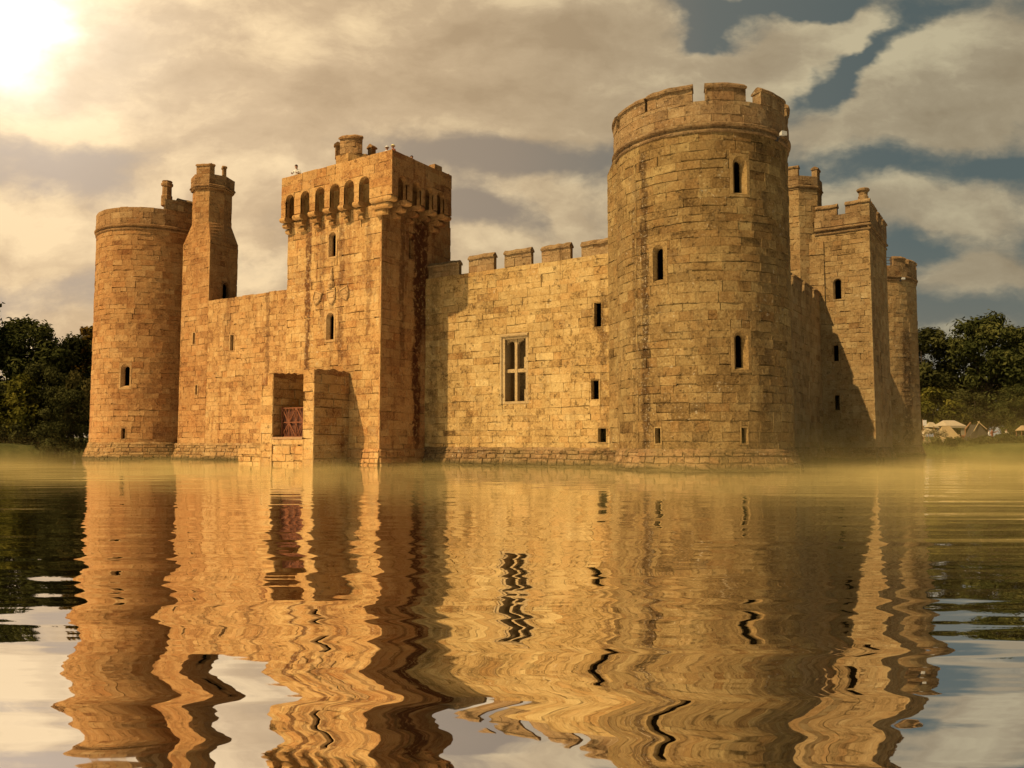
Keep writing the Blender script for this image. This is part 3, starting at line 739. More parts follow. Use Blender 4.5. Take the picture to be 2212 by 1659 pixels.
def corbel(S, ua, ub, dout, zt, big=False):
    """rolled corbel stones stepping back under a pier"""
    mb = MB(); mb.base = (.6, .35, .2)
    z = zt; d = dout; n = 3
    for i in range(n):
        h = .33
        dd = dout * (1 - i / n) * 1.02; r_ = h / 2
        prof = [(-.1, z - h + .02), (dd - r_, z - h + .02)] + [(dd - r_ + r_ * math.sin(t), z - h / 2 - (h / 2 - .01) * math.cos(t)) for t in [PI * q / 6 for q in range(1, 6)]] + [(dd - r_, z), (-.1, z)]
        sh_ = .03 * i
        sweep(mb, S, ua + sh_, ub - sh_, prof, (.62 - .05 * i, .3, .2)); z -= h
    return mb
ed = [BX0] + [q for s_ in slotsS for q in s_]
for i in range(0, len(ed), 2):
    if i + 1 >= len(ed): break
    corbel(S, ed[i] - .03, ed[i + 1] + .03, .64, ZB + .02).build('corbel', MAT['parapet_g'], pt)
ede = [q for s_ in slotsE for q in s_][1:] + [BY1]
for i in range(0, len(ede), 2):
    corbel(E_, ede[i], ede[i + 1], 1.22, ZB + .02).build('corbel', MAT['postern_e'], pt)
mb = MB(); mb.base = (.6, .35, .2)                       # great rounded corner corbel
for i, (o, z1_, h) in enumerate(((1., ZB + .02, .32), (.72, ZB - .3, .32), (.42, ZB - .62, .34))):
    xa, ya = -17.6, PY0; xb, yb = PX1 + (BX1 - PX1) * o, PY0 + (BY0 - PY0) * o
    ring = [(xa, yb), (xb - .35, yb), (xb - .1, yb + .06), (xb, yb + .22), (xb, -5.28), (PX1 - .1, -5.28), (xa, PY0 + .1)]
    if i == 2: ring = [(xa + .15, yb), (xb - .3, yb), (xb - .1, yb + .1), (xb, yb + .3), (xb, -5.3), (PX1 - .1, -5.3), (xa + .15, PY0 + .1)]
    k_ = len(ring); cxx, cyy = PX1, PY0 + .2; pts = []
    for (s_, z) in ((.88, z1_ - h), (.97, z1_ - h * .8), (1., z1_ - h * .5), (.97, z1_ - h * .12), (.9, z1_)):
        pts += [(cxx + (x - cxx) * s_, cyy + (y - cyy) * s_, z) for x, y in ring]
    fs = [(r_ * k_ + j, r_ * k_ + (j + 1) % k_, (r_ + 1) * k_ + (j + 1) % k_, (r_ + 1) * k_ + j) for r_ in range(4) for j in range(k_)]
    fs += [tuple(range(k_))[::-1], tuple(4 * k_ + j for j in range(k_))]
    mb.add(pts, fs)
mb.build('corner_corbel', MAT['parapet_g'], pt)
# stub merlon near the far end of the east parapet
mb = MB(); box(mb, BX1 - .5, BX1 - .02, -1.9, -1.2, ZT - .05, ZT + .28); mb.build('merlon', MAT['parapet_w'], pt)
# roof turret
tc = (-21.25, -3.1); rt_ = 1.42
mb = MB(); octagon(mb, tc, rt_, 17.1, 19.2, 131); lathe(mb, tc, [(rt_ - .04, 19.18), (rt_ - .4, 19.18), (rt_ - .4, 18.7), (.01, 18.7)], 8, R(22.5), False)
tt = part(mb, 'roof_turret', MAT['parapet_g'], pt)
for nm, (a0, a1, h) in enumerate([(-97, -32, 1.15), (-140, -124, 1.0), (-6, 12, .72)]):
    mb = MB(); SC = Cyl(tc, rt_ - .04); a, b = R(a0) * SC.r, R(a1) * SC.r
    solid(mb, SC, a + .01, b - .01, 19.15, 19.2 + h - .2, -.36, -.045); masonry(mb, SC, a, b, 19.2, 19.2 + h - .18, (), 140 + nm, (.3, .45), (.4, .8))
    sweep(mb, SC, a - .03, b + .03, coping(19.2 + h - .2, .4, .07, .24), (.35, .3, .6), .2, .02, nm); mb.build('merlon', MAT['parapet_w'], pt)
# carved arms between the two lancets
def shield(uc, zc, w, h, tilt):
    mb = MB(); mb.base = (.5, .4, .2); ct, st = math.cos(tilt), math.sin(tilt)
    out_ = [(-.5, .5), (.5, .5), (.5, .05), (.36, -.25), (0, -.5), (-.36, -.25), (-.5, .05)]
    ring = lambda s_, d: [S.P(uc + (x * w * s_) * ct - (y * h * s_) * st, zc + (x * w * s_) * st + (y * h * s_) * ct, d) for x, y in out_]
    pts = ring(1, -.05) + ring(1, .07) + ring(.84, .1) + ring(.76, .05)
    fs = [(r_ * 7 + j, r_ * 7 + (j + 1) % 7, (r_ + 1) * 7 + (j + 1) % 7, (r_ + 1) * 7 + j) for r_ in range(3) for j in range(7)] + [tuple(21 + j for j in range(7))]
    mb.add(pts, fs)
    sweep(mb, S, uc - w * .3, uc + w * .3, [(.04, zc - .02), (.085, zc), (.085, zc + .1), (.04, zc + .12)])
    return mb
for (u, z, w, h, t_) in ((-22.35, 10.1, .66, .85, -.35), (-21.1, 10.05, .74, .88, .12), (-19.95, 10.15, .66, .85, .35)):
    shield(u, z, w, h, t_).build('carved_shield', MAT['dress_or'], pt)
mb = MB(); mb.base = (.5, .4, .2)
rd = random.Random(4)
prof = [(.0, 10.62), (.2, 10.66), (.26, 10.82), (.2, 10.98), (.12, 11.05), (.17, 11.2), (.13, 11.38), (.07, 11.55), (.09, 11.7), (.03, 11.86)]
lathe(mb, (-21.12, PY0 - .02), [(max(r_, .01), z) for r_, z in prof], 10, 0, tint=(.45, .5, .2))
sweep(mb, S, -21.5, -20.75, [(-.03, 10.5), (.1, 10.52), (.1, 10.6), (-.03, 10.64)])
mb.build('carved_crest', MAT['dress_or'], pt)

# -- entrance forework: two ruined wing walls, a sill block and a lattice gate
def wing(x0, x1, y0, y1, z1, seed, label):
    mb = MB(); rd = random.Random(seed)
    Sx, Ex = face('S', 0, y0), face('E', x1, 0); W_ = face('W', x0, 0)
    core(mb, Sx, x0, x1, -.5, z1 - .3); masonry(mb, Sx, x0, x1, -.2, z1 - .25, (), seed, (.4, .6), (.8, .9), .03, (.0, .01), .02, .25)
    core(mb, Ex, y0, y1, -.5, z1 - .5); masonry(mb, Ex, y0, y1, -.2, z1 - .45, (), seed + 1, (.36, .56), (.5, 1.2), .03, (.0, .01), .02, .25, ragged=.12)
    core(mb, W_, -y1, -y0, -.5, z1 - .4)
    # broken rubble top: highest where it meets the tower
    n, m_ = 12, 4; pts = []; fs = []
    for i in range(n + 1):
        y = y0 + (y1 - y0) * i / n
        for j in range(m_ + 1):
            x = x0 + (x1 - x0) * j / m_
            zz = z1 - .16 + rd.uniform(-.09, .1) - (.16 if i == 0 else 0)
            if 0 < i < 5: zz -= rd.uniform(.0, .12)
            pts.append((x, y, zz))
    e = (n + 1) * (m_ + 1)
    for i in range(n):
        for j in range(m_):
            a = i * (m_ + 1) + j; fs.append((a, a + 1, a + m_ + 2, a + m_ + 1))
    mb.add(pts, fs, (.35, .6, .2))
    sk = []; sf = []
    for i in range(n + 1):
        q = pts[i * (m_ + 1) + m_]; sk += [(q[0], q[1], q[2]), (q[0], q[1], z1 - 1.)]
        q = pts[i * (m_ + 1)]; sk += [(q[0], q[1], q[2]), (q[0], q[1], z1 - 1.)]
    for i in range(n): sf += [(4 * i, 4 * i + 1, 4 * i + 5, 4 * i + 4), (4 * i + 2, 4 * i + 6, 4 * i + 7, 4 * i + 3)]
    sf.append((0, 2, 3, 1)); mb.add([(p[0] - .03 if k_ % 4 < 2 else p[0], p[1] + (.03 if k_ < 4 else 0), p[2]) for k_, p in enumerate(sk)], sf, (.25, .6, .2))
    return part(mb, 'wing_wall', MAT['postern'], label=label)
wing(-20.38, -19.5, -8., PY0, 5.65, 151, 'ruined wall jutting out right of the lattice gate')
wing(-23.95, -22.93, -8., PY0, 5.6, 153, 'ruined wall jutting out left of the lattice gate')
mb = MB(); Sx = face('S', 0, -7.95)
core(mb, Sx, -22.95, -20.36, -.5, 1.5); masonry(mb, Sx, -22.92, -20.4, -.2, 1.48, (), 155, (.3, .5), (.4, 1.), .035, (.0, .012), .022, .3)
box(mb, -22.95, -20.36, -7.98, PY0, 1.2, 1.49)
Sx = face('S', 0, -7.6); core(mb, Sx, -26.4, -23.93, -.5, .95); masonry(mb, Sx, -26.4, -23.97, -.2, .9, (), 157, (.25, .4), (.4, 1.), .035, (.0, .012), .022, .3); box(mb, -26.4, -23.93, -7.62, YC, .6, .94)
Sx = face('S', 0, PY0 + .6); core(mb, Sx, -23., -20.3, 1.4, 4.8, (), 0.)
ent = part(mb, 'entrance_sill', MAT['postern'], label='low masonry block under the lattice gate')
mb = MB(); sweep(mb, face('S', 0, -7.95), -22.92, -20.4, [(-.5, 1.492), (.06, 1.492), (.06, 1.62), (-.5, 1.62)], (.7, .1, .1)); mb.build('sill_beam', MAT['grey_timber'], ent)
mb = MB(); gx0, gx1, gz0, gz1, gy = -22.86, -20.42, 1.64, 3.3, -7.35
def bar(p, q, r_=.036): tube(mb, (p[0], gy, p[1]), (q[0], gy, q[1]), r_, n=5)
for x in (gx0, gx1): bar((x, gz0), (x, gz1 + .1), .05)
for z in (gz0, (gz0 + gz1) / 2, gz1): bar((gx0, z), (gx1, z), .035)
w4 = (gx1 - gx0) / 4; zm = (gz0 + gz1) / 2
for i in range(1, 4): bar((gx0 + w4 * i, gz0), (gx0 + w4 * i, gz1))
for c_ in (gx0 + w4, gx0 + 3 * w4):
    bar((c_ - w4, gz0), (c_ + w4, gz1)); bar((c_ - w4, gz1), (c_ + w4, gz0))
for c_ in range(4):
    a = gx0 + w4 * c_; bar((a, zm), (a + w4 / 2, gz1), .02); bar((a + w4, zm), (a + w4 / 2, gz1), .02); bar((a, zm), (a + w4 / 2, gz0), .02); bar((a + w4, zm), (a + w4 / 2, gz0), .02)
g_ = part(mb, 'lattice_gate', MAT['rusty_iron'], label='rusty lattice gate between two ruined walls')
mb = MB(); box(mb, gx0, gx1, gy + .1, gy + .16, gz0 - .1, gz1 - .1); mb.build('gate_boards', MAT['dark_timber'], g_)

# -- east curtain and middle tower
E_ = face('E', 1.4, 0); mb = MB()
core(mb, E_, 3.5, 21.4, .8, 11.4); masonry(mb, E_, 3.5, 21.4, .92, 11.42, (), 161)
box(mb, .8, 1.35, 3.5, 21.4, 11.3, 11.37); box(mb, -.4, -.3, 3.5, 21.4, 0, 10.5); box(mb, -.4, .8, 3.5, 21.4, 10.2, 10.3)
ec = part(mb, 'curtain_wall', MAT['east'], label='shaded wall between the big round tower and the slim square tower')
mb = MB(); plinth_wall(mb, 'E', 1.4, 0, 3.5, 21.4, .9, 163); mb.build('plinth', MAT['plinth'], ec)
for i, (a, b) in enumerate([(5, 7.3), (7.9, 10.2), (10.8, 13.1), (13.7, 16.), (16.6, 18.9), (19.5, 21.2)]):
    mb = MB(); solid(mb, E_, a + .01, b - .01, 11.38, 12.1, -.56, -.045); masonry(mb, E_, a, b, 11.42, 12.12, (), 165 + i, (.3, .42), (.4, .95))
    masonry(mb, face('S', 0, a), .82, 1.38, 11.42, 12.12, (), 168 + i, (.3, .42), (.5, .6))
    sweep(mb, E_, a - .02, b + .02, coping(12.1), (.35, .3, .6), .28, .022, i); mb.build('merlon', MAT['parapet'], ec)
# middle tower of the east side
TX0, TX1, TY0, TY1 = 1.55, 4.85, 21.3, 28.9
S = face('S', 0, TY0); E_ = face('E', TX1, 0)
WN = [(2.62, 11.5, .95, 1.75, .62, 1.5, .36, True, 'lancet_window'), (2.39, 7.02, .56, 1.32, .34, 1.18, .3, False, 'arrow_slit'), (2.37, 3.5, .56, 1.25, .34, 1.12, .3, False, 'arrow_slit')]
hs = [hole(w[0], w[1], w[2], w[3]) for w in WN]
WE = [(24.6, 9.6, .3, 1.5), (24.6, 6.3, .3, 1.7), (24.6, 2.9, .3, 1.5)]
hsE = [hole(*w) for w in WE]
mb = MB(); core(mb, S, -3., TX1, .8, 16.6, hs); masonry(mb, S, TX0 - .5, TX1, .92, 16.4, hs, 171, ch=(.3, .48), bw=(.35, 1.0))
core(mb, E_, TY0, TY1, .8, 16.6, hsE); masonry(mb, E_, TY0, TY1, .92, 16.4, hsE, 173)
core(mb, face('N', 0, TY1), -TX1, 3., .8, 17.5); core(mb, face('W', -3., 0), -TY1, -TY0, .8, 17.5); box(mb, -3., TX1 - .5, TY0 + .5, TY1, 16.5, 16.6)
et = part(mb, 'square_tower', MAT['east'], label='slim square battlemented tower on the far right side')
mb = MB(); plinth_wall(mb, 'S', 0, TY0, 1.3, TX1, .85, 175, .25); plinth_wall(mb, 'E', TX1, 0, TY0, TY1, .85, 176, .25); mb.build('plinth', MAT['plinth'], et)
for (u, v, W, H, ow, oh, iw, ar, nm) in WN: window(nm, S, u, v, W, H, ow, oh, iw + .06, oh - .08, ar, .08, .16, mats=MAT['east'], parent=et)
for (u, v, W, H) in WE: window('arrow_slit', E_, u, v, W, H, .16, H - .1, .1, H - .16, False, .05, .2, mats=MAT['east'], parent=et)
mb = MB(); sweep(mb, S, TX0 - .4, TX1 + .12, STRING(16.75), (.3, .3, .5), .3, .012, 4); sweep(mb, E_, TY0 - .1, TY1, STRING(16.75), (.3, .3, .5), .3, .012, 5)
mb.build('string_course', MAT['parapet'], et)
mb = MB(); SQ, EQ = face('S', 0, TY0 - .06), face('E', TX1 + .06, 0)
solid(mb, SQ, TX0 - .4, TX1, 16.7, 17.72, -.55, -.05); masonry(mb, SQ, TX0 - .4, TX1 + .06, 16.95, 17.75, (), 181)
solid(mb, EQ, TY0 + .5, TY1, 16.7, 17.72, -.55, -.05); masonry(mb, EQ, TY0 - .06, TY1, 16.95, 17.75, (), 183)
mb.build('parapet', MAT['parapet'], et)
for i, (Sx, a, b, h) in enumerate([(SQ, TX0 - .3, 2.72, .85), (SQ, 3.3, TX1 + .06, .92), (EQ, 21.85, 24.2, .92), (EQ, 24.9, 26.6, .9), (EQ, 27.1, 28.9, .9)]):
    mb = MB(); solid(mb, Sx, a + .01, b - .01, 17.7, 17.75 + h - .3, -.5, -.045); masonry(mb, Sx, a, b, 17.753, 17.75 + h - .28, (), 185 + i, (.3, .42), (.4, .95))
    sweep(mb, Sx, a - .03, b + .05, coping(17.75 + h - .28, .52), (.35, .3, .6), .28, .022, i); mb.build('merlon', MAT['parapet'], et)
mb = MB(); lathe(mb, (4.45, 21.75), [(.36, 18.4), (.36, 18.9), (.3, 19.0), (.32, 19.2), (.44, 19.32), (.46, 19.42), (.36, 19.5), (.2, 19.5), (.2, 19.)], 8, R(22.5), tint=(.35, .3, .4)); mb.build('chimney', MAT['parapet'], et)
# octagonal turret behind it
oc = (-.55, 22.5); ro = 2.0
mb = MB(); octagon(mb, oc, ro, 9.5, 20.05, 191); st2 = part(mb, 'octagon_turret', MAT['east'], et)
oct_crown(et, oc, ro + .03, 20.15, 20.95, 21.75, [(5, 0, 1.), (7, 0, .6), (1, 0, 1.), (3, 0, 1.)], MAT['parapet'], 195)
mb = MB(); Sx = face('S', 0, TY0 - .12); core(mb, Sx, .2, 1.75, .8, 15.9); masonry(mb, Sx, .2, 1.75, 9., 15.95, (), 199); box(mb, .2, 1.7, TY0 - .07, TY0, 15.6, 15.9); mb.build('buttress', MAT['east'], et)
# north part of the east curtain and the far sides, so that the castle closes
E_ = face('E', 1.4, 0); mb = MB(); core(mb, E_, 28.8, 46, -.5, 11.4); masonry(mb, E_, 28.8, 45.5, .92, 11.42, (), 201); box(mb, -.4, 1.35, 28.9, 45.5, 11.2, 11.37)
part(mb, 'curtain_wall', MAT['east'], label='short shaded wall behind the slim square tower')
mb = MB(); core(mb, face('W', -48.5, 0), -48, -3.5, -.5, 11.8); box(mb, -48.4, -47, 3.5, 48, -.4, 11.7)
masonry(mb, face('W', -48.5, 0), -14, -3.5, .5, 11.8, (), 203); part(mb, 'curtain_wall', MAT['west'], label='west wall behind the left round tower')
mb = MB(); box(mb, -44., -3., 47.5, 49.2, -.4, 11.5); part(mb, 'curtain_wall', MAT['east'], label='north wall at the back of the castle')
# ------------------------------------------------------------------ things fixed to the castle
def floodlight(loc, az, label):
    e = empty('floodlight', loc, az)
    mb = MB(); pts = [(-.15, 0, -.1), (.15, 0, -.1), (.15, 0, .1), (-.15, 0, .1), (-.1, .24, -.06), (.1, .24, -.06), (.1, .24, .06), (-.1, .24, .06)]
    mb.add([(x, y - .45, z) for x, y, z in pts], [(0, 1, 2, 3), (7, 6, 5, 4), (0, 4, 5, 1), (1, 5, 6, 2), (2, 6, 7, 3), (3, 7, 4, 0)])
    mb.build('housing', MAT['white_enamel'], e)
    mb = MB(); tube(mb, (0, -.2, -.05), (0, .12, -.12), .03, n=6); box(mb, -.1, .1, .08, .13, -.2, 0); mb.build('bracket', MAT['dark_bracket'], e)
    return top(e, label, 'floodlight', 'floodlights under the battlements')
floodlight((SEC[0] + 4.5 * math.cos(R(-15)), SEC[1] + 4.5 * math.sin(R(-15)), 15.95), R(55), 'small white floodlight on the rim of the big near round tower')
floodlight((4.75 * math.cos(R(-40)), 49.4 + 4.75 * math.sin(R(-40)), 17.2), R(40), 'small white floodlight on the farthest round tower')

# ------------------------------------------------------------------ people
def person(loc, rz, label, shirt, trousers, hair, pose='stand', hat=None, height=1.74, group=None, tunic=False):
    s = height / 1.74
    e = empty('person', loc, rz)
    V = []; E = []; RAD = []
    def pt(p, r, par=None):
        V.append(Vector(p) * s); RAD.append(r * s)
        if par is not None: E.append((par, len(V) - 1))
        return len(V) - 1
    lean = .1 if pose == 'lean' else 0.
    pel = pt((0, 0, .95), .135); wa = pt((0, -lean * .4, 1.1), .125, pel); ch = pt((0, -lean, 1.32), .15, wa); nb = pt((0, -lean * 1.3, 1.47), .07, ch)
    nk = pt((0, -lean * 1.6, 1.53), .055, nb); h1 = pt((0, -lean * 1.9 - .015, 1.62), .085, nk); h2 = pt((0, -lean * 2 - .01, 1.69), .085, h1)
    pt((0, -lean * 1.9 - .1, 1.61), .018, h1)                                       # nose
    for q in (-1, 1): pt((q * .085, -lean * 1.9 + .01, 1.62), .016, h1)             # ears
    for q in (-1, 1):
        sh = pt((q * .18, -lean * 1.2, 1.42), .062, ch)
        if pose == 'lean': el = pt((q * .3, -.16, 1.2), .045, sh); wr = pt((q * .2, -.4, 1.16), .032, el); hd = pt((q * .17, -.47, 1.15), .03, wr); dv = Vector((-.1 * q, -.9, -.1))
        elif pose == 'gesture' and q > 0: el = pt((.4, -.12, 1.3), .045, sh); wr = pt((.52, -.3, 1.45), .032, el); hd = pt((.55, -.36, 1.49), .03, wr); dv = Vector((.3, -.5, .6))
        else: el = pt((q * .25, .02, 1.14), .045, sh); wr = pt((q * .27, -.1, .9), .032, el); hd = pt((q * .27, -.13, .83), .03, wr); dv = Vector((0, -.25, -.9))
        dv.normalize(); sd = dv.cross(Vector((q, 0, 0))).normalized() if abs(dv.x) < .9 else Vector((0, 0, 1))
        for f_ in range(4):
            o = (f_ - 1.5) * .019; b = Vector(V[hd]) / s + sd * o + dv * .03
            k1 = pt(b, .009, hd); pt(b + dv * (.06 + .012 * (1.5 - abs(f_ - 1.5))) + Vector((0, 0, -.012)), .007, k1)
        k1 = pt(Vector(V[hd]) / s + sd * -.034, .011, hd); pt(Vector(V[k1]) / s + dv * .035 + sd * -.012, .008, k1)
        hp = pt((q * .095, 0, .9), .098, pel); kn = pt((q * .105, -.02, .5), .062, hp); an = pt((q * .11, .02, .09), .042, kn); pt((q * .13, -.16, .045), .035, an)
    me = bpy.data.meshes.new('body'); me.from_pydata(V, E, []); o = bpy.data.objects.new('body', me); col.objects.link(o)
    o.modifiers.new('skin', 'SKIN'); o.modifiers.new('sub', 'SUBSURF').levels = 1
    for i, d in enumerate(me.skin_vertices[0].data): d.radius = (RAD[i], RAD[i])
    me.skin_vertices[0].data[pel].use_root = True
    dg = bpy.context.evaluated_depsgraph_get(); dg.update(); m2 = bpy.data.meshes.new_from_object(o.evaluated_get(dg)); o.modifiers.clear(); o.data = m2; m2.name = 'body'
    m2.materials.clear()
    for mt in (MAT['skin'], MAT[shirt], MAT[trousers]): m2.materials.append(mt)
    for pgn in m2.polygons:
        c = pgn.center / s; arm = abs(c.x) > .21 or (c.y < -.2 and c.z > .9)
        if c.z > 1.5 and not (abs(c.x) > .13): i = 0
        elif arm: i = 1 if min((c - Vector(V[j]) / s).length for j in range(len(V)) if RAD[j] > .03 * s) < .14 and c.z > (1.0 if pose == 'stand' else 1.165) else 0
        elif c.z > (.55 if tunic else .93): i = 1
        else: i = 2
        pgn.material_index = i; pgn.use_smooth = True
    o.parent = e
    mb = MB(); hc = Vector((0, -lean * 2 + .005, 1.675)) * s
    def dome(mb, r, zs, k0, k1): lathe(mb, hc, [(r * s * math.cos(t), hc.z + zs * s * math.sin(t)) for t in [k0 + (k1 - k0) * i / 5 for i in range(6)]], 12, 0)
    if hat:
        dome(mb, .115, .11, .1, 1.5); lathe(mb, hc, [(.1 * s, hc.z + .012), (.145 * s, hc.z - .005), (.145 * s, hc.z + .012), (.1 * s, hc.z + .03)], 14, 0, False)
        mb.build('hat', MAT[hat], e, smooth=True)
    else:
        dome(mb, .102, .1, -.1, 1.5); mb.build('hair', MAT[hair], e, smooth=True)
    return top(e, label, 'person', group)
fl = 17.15
person((-24.35, -5.2, fl - .08), R(20), 'person in a white shirt leaning over the left end of the square tower parapet', 'white_cloth', 'grey_cloth', 'hair', 'lean', group='visitors on the square tower')
person((-16.95, -5.05, fl - .22), R(10), 'person in a white sun hat, left one of a pair at the tower corner', 'white_cloth', 'grey_cloth', 'hair', 'stand', 'white_cloth', 1.68, 'visitors on the square tower')
person((-16.42, -5.12, fl - .26), R(-10), 'person in a yellowish sun hat, right one of a pair at the tower corner', 'red_cloth', 'grey_cloth', 'hair', 'stand', 'yellow_cloth', 1.68, 'visitors on the square tower')
person((-16.5, -3.35, fl - .3), R(60), 'dark haired person in red peering over the shaded east parapet', 'red_cloth', 'grey_cloth', 'hair', 'stand', None, 1.62, 'visitors on the square tower')

# ------------------------------------------------------------------ ground, moat bank
MX0, MX1, MY0, MY1 = -86., 62., -43.5, 69.
BANK = 1.15
def ground_h(x, y):
    d = max(MX0 - x, x - MX1, MY0 - y, y - MY1)     # > 0 outside the moat
    d += 1.2 * mnoise.noise(Vector((x * .07, y * .07, 2.)))
    if d < -2: return -2.
    t = max(0, min(1, (d + 2) / 3.6)); t = t * t * (3 - 2 * t)
    h = -2. + t * (2. + BANK) + (.1 * mnoise.noise(Vector((x * .3, y * .3, 0))) if d > 0 else 0)
    return h + max(0, d - 8) * .006
def axis(lo, hi, a, b, fine, coarse_n=14, ext=1500):
    xs = []
    x = lo - 12
    for i in range(coarse_n): xs.append(lo - 12 - ext * ((coarse_n - i) / coarse_n) ** 2.2)
    n = int((hi - lo + 24) / fine)
    xs += [lo - 12 + (hi - lo + 24) * i / n for i in range(n + 1)]
    for i in range(1, coarse_n + 1): xs.append(hi + 12 + ext * (i / coarse_n) ** 2.2)
    return xs
gx, gy_ = axis(MX0, MX1, 0, 0, 1.6), axis(MY0, MY1, 0, 0, 1.6)
V = [(x, y, ground_h(x, y)) for y in gy_ for x in gx]; nx = len(gx)
Fc = [(j * nx + i, j * nx + i + 1, (j + 1) * nx + i + 1, (j + 1) * nx + i) for j in range(len(gy_) - 1) for i in range(nx - 1)]
me = bpy.data.meshes.new('ground'); me.from_pydata(V, [], Fc); me.polygons.foreach_set('use_smooth', [True] * len(Fc))
m, k, out = newmat('grass_ground')
p = k.add('ShaderNodeNewGeometry').outputs['Position']
c = k.ramp(k.noise(p, .5, 6, .65), [(.3, (.032, .036, .008)), (.55, (.075, .075, .018)), (.75, (.14, .115, .035))])
principled(k, out, c, .95, bump(k, k.noise(p, 6, 5, .7), .8, .1), spec=.1); me.materials.append(m)
g = bpy.data.objects.new('ground', me); col.objects.link(g); g['kind'] = 'structure'; g['label'] = 'grass ground and low bank around the moat'

# ------------------------------------------------------------------ water
m, k, out = newmat('moat_water')
p = k.add('ShaderNodeNewGeometry').outputs['Position']
rt_v, fw_v = (FY, -FX, 0), (FX, FY, 0)               # wave slopes run along and across the view
q = k.v('SUBTRACT', p, tuple(CAM))
sx_, sy_ = k.v('DOT_PRODUCT', q, rt_v), k.v('DOT_PRODUCT', q, fw_v)
def slope(scx, scy, off, det, rough, dist=0.):
    return k.m('SUBTRACT', k.noise(k.comb(k.m('MULTIPLY', sx_, scx), k.m('MULTIPLY', sy_, scy), off), 1., det, rough, dist), .5)
nearf = k.m('SUBTRACT', 1., k.sstep(sy_, 3., 14.))
la = k.m('ADD', k.m('MULTIPLY', slope(.17, 2.2, 3., 1.5, .42, .3), k.m('ADD', WATER['lat'], k.m('MULTIPLY', nearf, WATER['latn']))), k.m('MULTIPLY', slope(.5, 6., 7., 2, .5), WATER['lat2']))
lo = k.m('ADD', k.m('MULTIPLY', slope(.45, 1.3, 11., 1.5, .45), WATER['lon']), k.m('MULTIPLY', slope(1.2, 5.5, 17., 2, .5), WATER['lon2']))
lo = k.m('ADD', lo, k.m('MULTIPLY', k.m('SUBTRACT', 1., k.sstep(sy_, 4., 20.)), WATER['refl_stretch']))  # made-up tilt near the camera that stretches the castle's reflection
nrm = k.v('NORMALIZE', k.v('ADD', k.v('ADD', k.v('SCALE', rt_v, la), k.v('SCALE', fw_v, lo)), (0, 0, 1)))
gl = k.add('ShaderNodeBsdfGlossy'); gl.inputs['Color'].default_value = (*WATER['tint'], 1); gl.inputs['Roughness'].default_value = .015
k.put(gl.inputs['Normal'], nrm)
df = k.add('ShaderNodeBsdfDiffuse'); df.inputs['Color'].default_value = (.05, .035, .012, 1)
lw = k.add('ShaderNodeLayerWeight'); lw.inputs['Blend'].default_value = .5
ms = k.add('ShaderNodeMixShader'); k.put(ms.inputs[0], WATER['refl'])
k.l.new(df.outputs[0], ms.inputs[1]); k.l.new(gl.outputs[0], ms.inputs[2]); k.l.new(ms.outputs[0], out.inputs[0])
me = bpy.data.meshes.new('water'); me.from_pydata([(MX0 - 3, MY0 - 3, 0), (MX1 + 3, MY0 - 3, 0), (MX1 + 3, MY1 + 3, 0), (MX0 - 3, MY1 + 3, 0)], [], [(0, 1, 2, 3)]); me.materials.append(m)
w = bpy.data.objects.new('water', me); col.objects.link(w); w['kind'] = 'structure'; w['label'] = 'still moat water mirroring the castle'

# ------------------------------------------------------------------ mist lying on the moat
if MIST['on']:
    m, k, out = newmat('golden_mist')
    p = k.add('ShaderNodeNewGeometry').outputs['Position']
    z = k.sep(p)[2]
    hgt = k.m('ADD', .17, k.m('MULTIPLY', k.sstep(k.noise(p, .11, 2, .5), .47, .75), 1.1))
    fall = k.m('POWER', 2.718, k.m('MULTIPLY', k.m('DIVIDE', z, hgt), -1.6))
    pat = k.m('ADD', .35, k.m('MULTIPLY', k.sstep(k.noise(p, .16, 3, .6), .38, .68), 1.2))
    dep = k.v('DOT_PRODUCT', k.v('SUBTRACT', p, tuple(CAM)), fw_v)
    edge = k.m('MULTIPLY', k.sstep(dep, 11., 26.), k.m('SUBTRACT', 1., k.m('MULTIPLY', k.sstep(dep, 36., 60.), .93)))
    den = k.m('MULTIPLY', k.m('MULTIPLY', fall, pat), k.m('MULTIPLY', edge, MIST['den']))
    pv = k.add('ShaderNodeVolumePrincipled'); pv.inputs['Color'].default_value = (*MIST['col'], 1); pv.inputs['Anisotropy'].default_value = 0.
    k.put(pv.inputs['Density'], den); k.l.new(pv.outputs[0], out.inputs['Volume'])
    mb = MB(); box(mb, -84, 40, -26, 66, .03, 3.2); o = mb.build('mist', m); o['kind'] = 'stuff'; o['label'] = 'golden mist lying on the moat at the foot of the walls'; 

# ------------------------------------------------------------------ trees
def leafmat(name, dark, mid, light):
    m, k, out = newmat(name)
    t = k.sep(k.attr('tint').outputs['Vector'])
    c = k.ramp(t[0], [(.0, dark), (.5, mid), (1., light)])
    d = k.add('ShaderNodeBsdfDiffuse'); k.put(d.inputs[0], c)
    tr = k.add('ShaderNodeBsdfTranslucent'); k.put(tr.inputs[0], c)
    mx = k.add('ShaderNodeMixShader'); mx.inputs[0].default_value = .25
    k.l.new(d.outputs[0], mx.inputs[1]); k.l.new(tr.outputs[0], mx.inputs[2]); k.l.new(mx.outputs[0], out.inputs[0])
    MAT[name] = m
leafmat('leaf_dark', (.026, .026, .008), (.06, .058, .017), (.115, .105, .03))
leafmat('leaf_olive', (.032, .036, .01), (.074, .076, .02), (.15, .135, .035))
leafmat('leaf_bright', (.03, .032, .006), (.1, .09, .014), (.2, .16, .025))
leafmat('leaf_amber', (.06, .045, .008), (.17, .1, .018), (.26, .15, .03))
leafmat('leaf_willow', (.04, .035, .01), (.1, .08, .022), (.16, .12, .035))
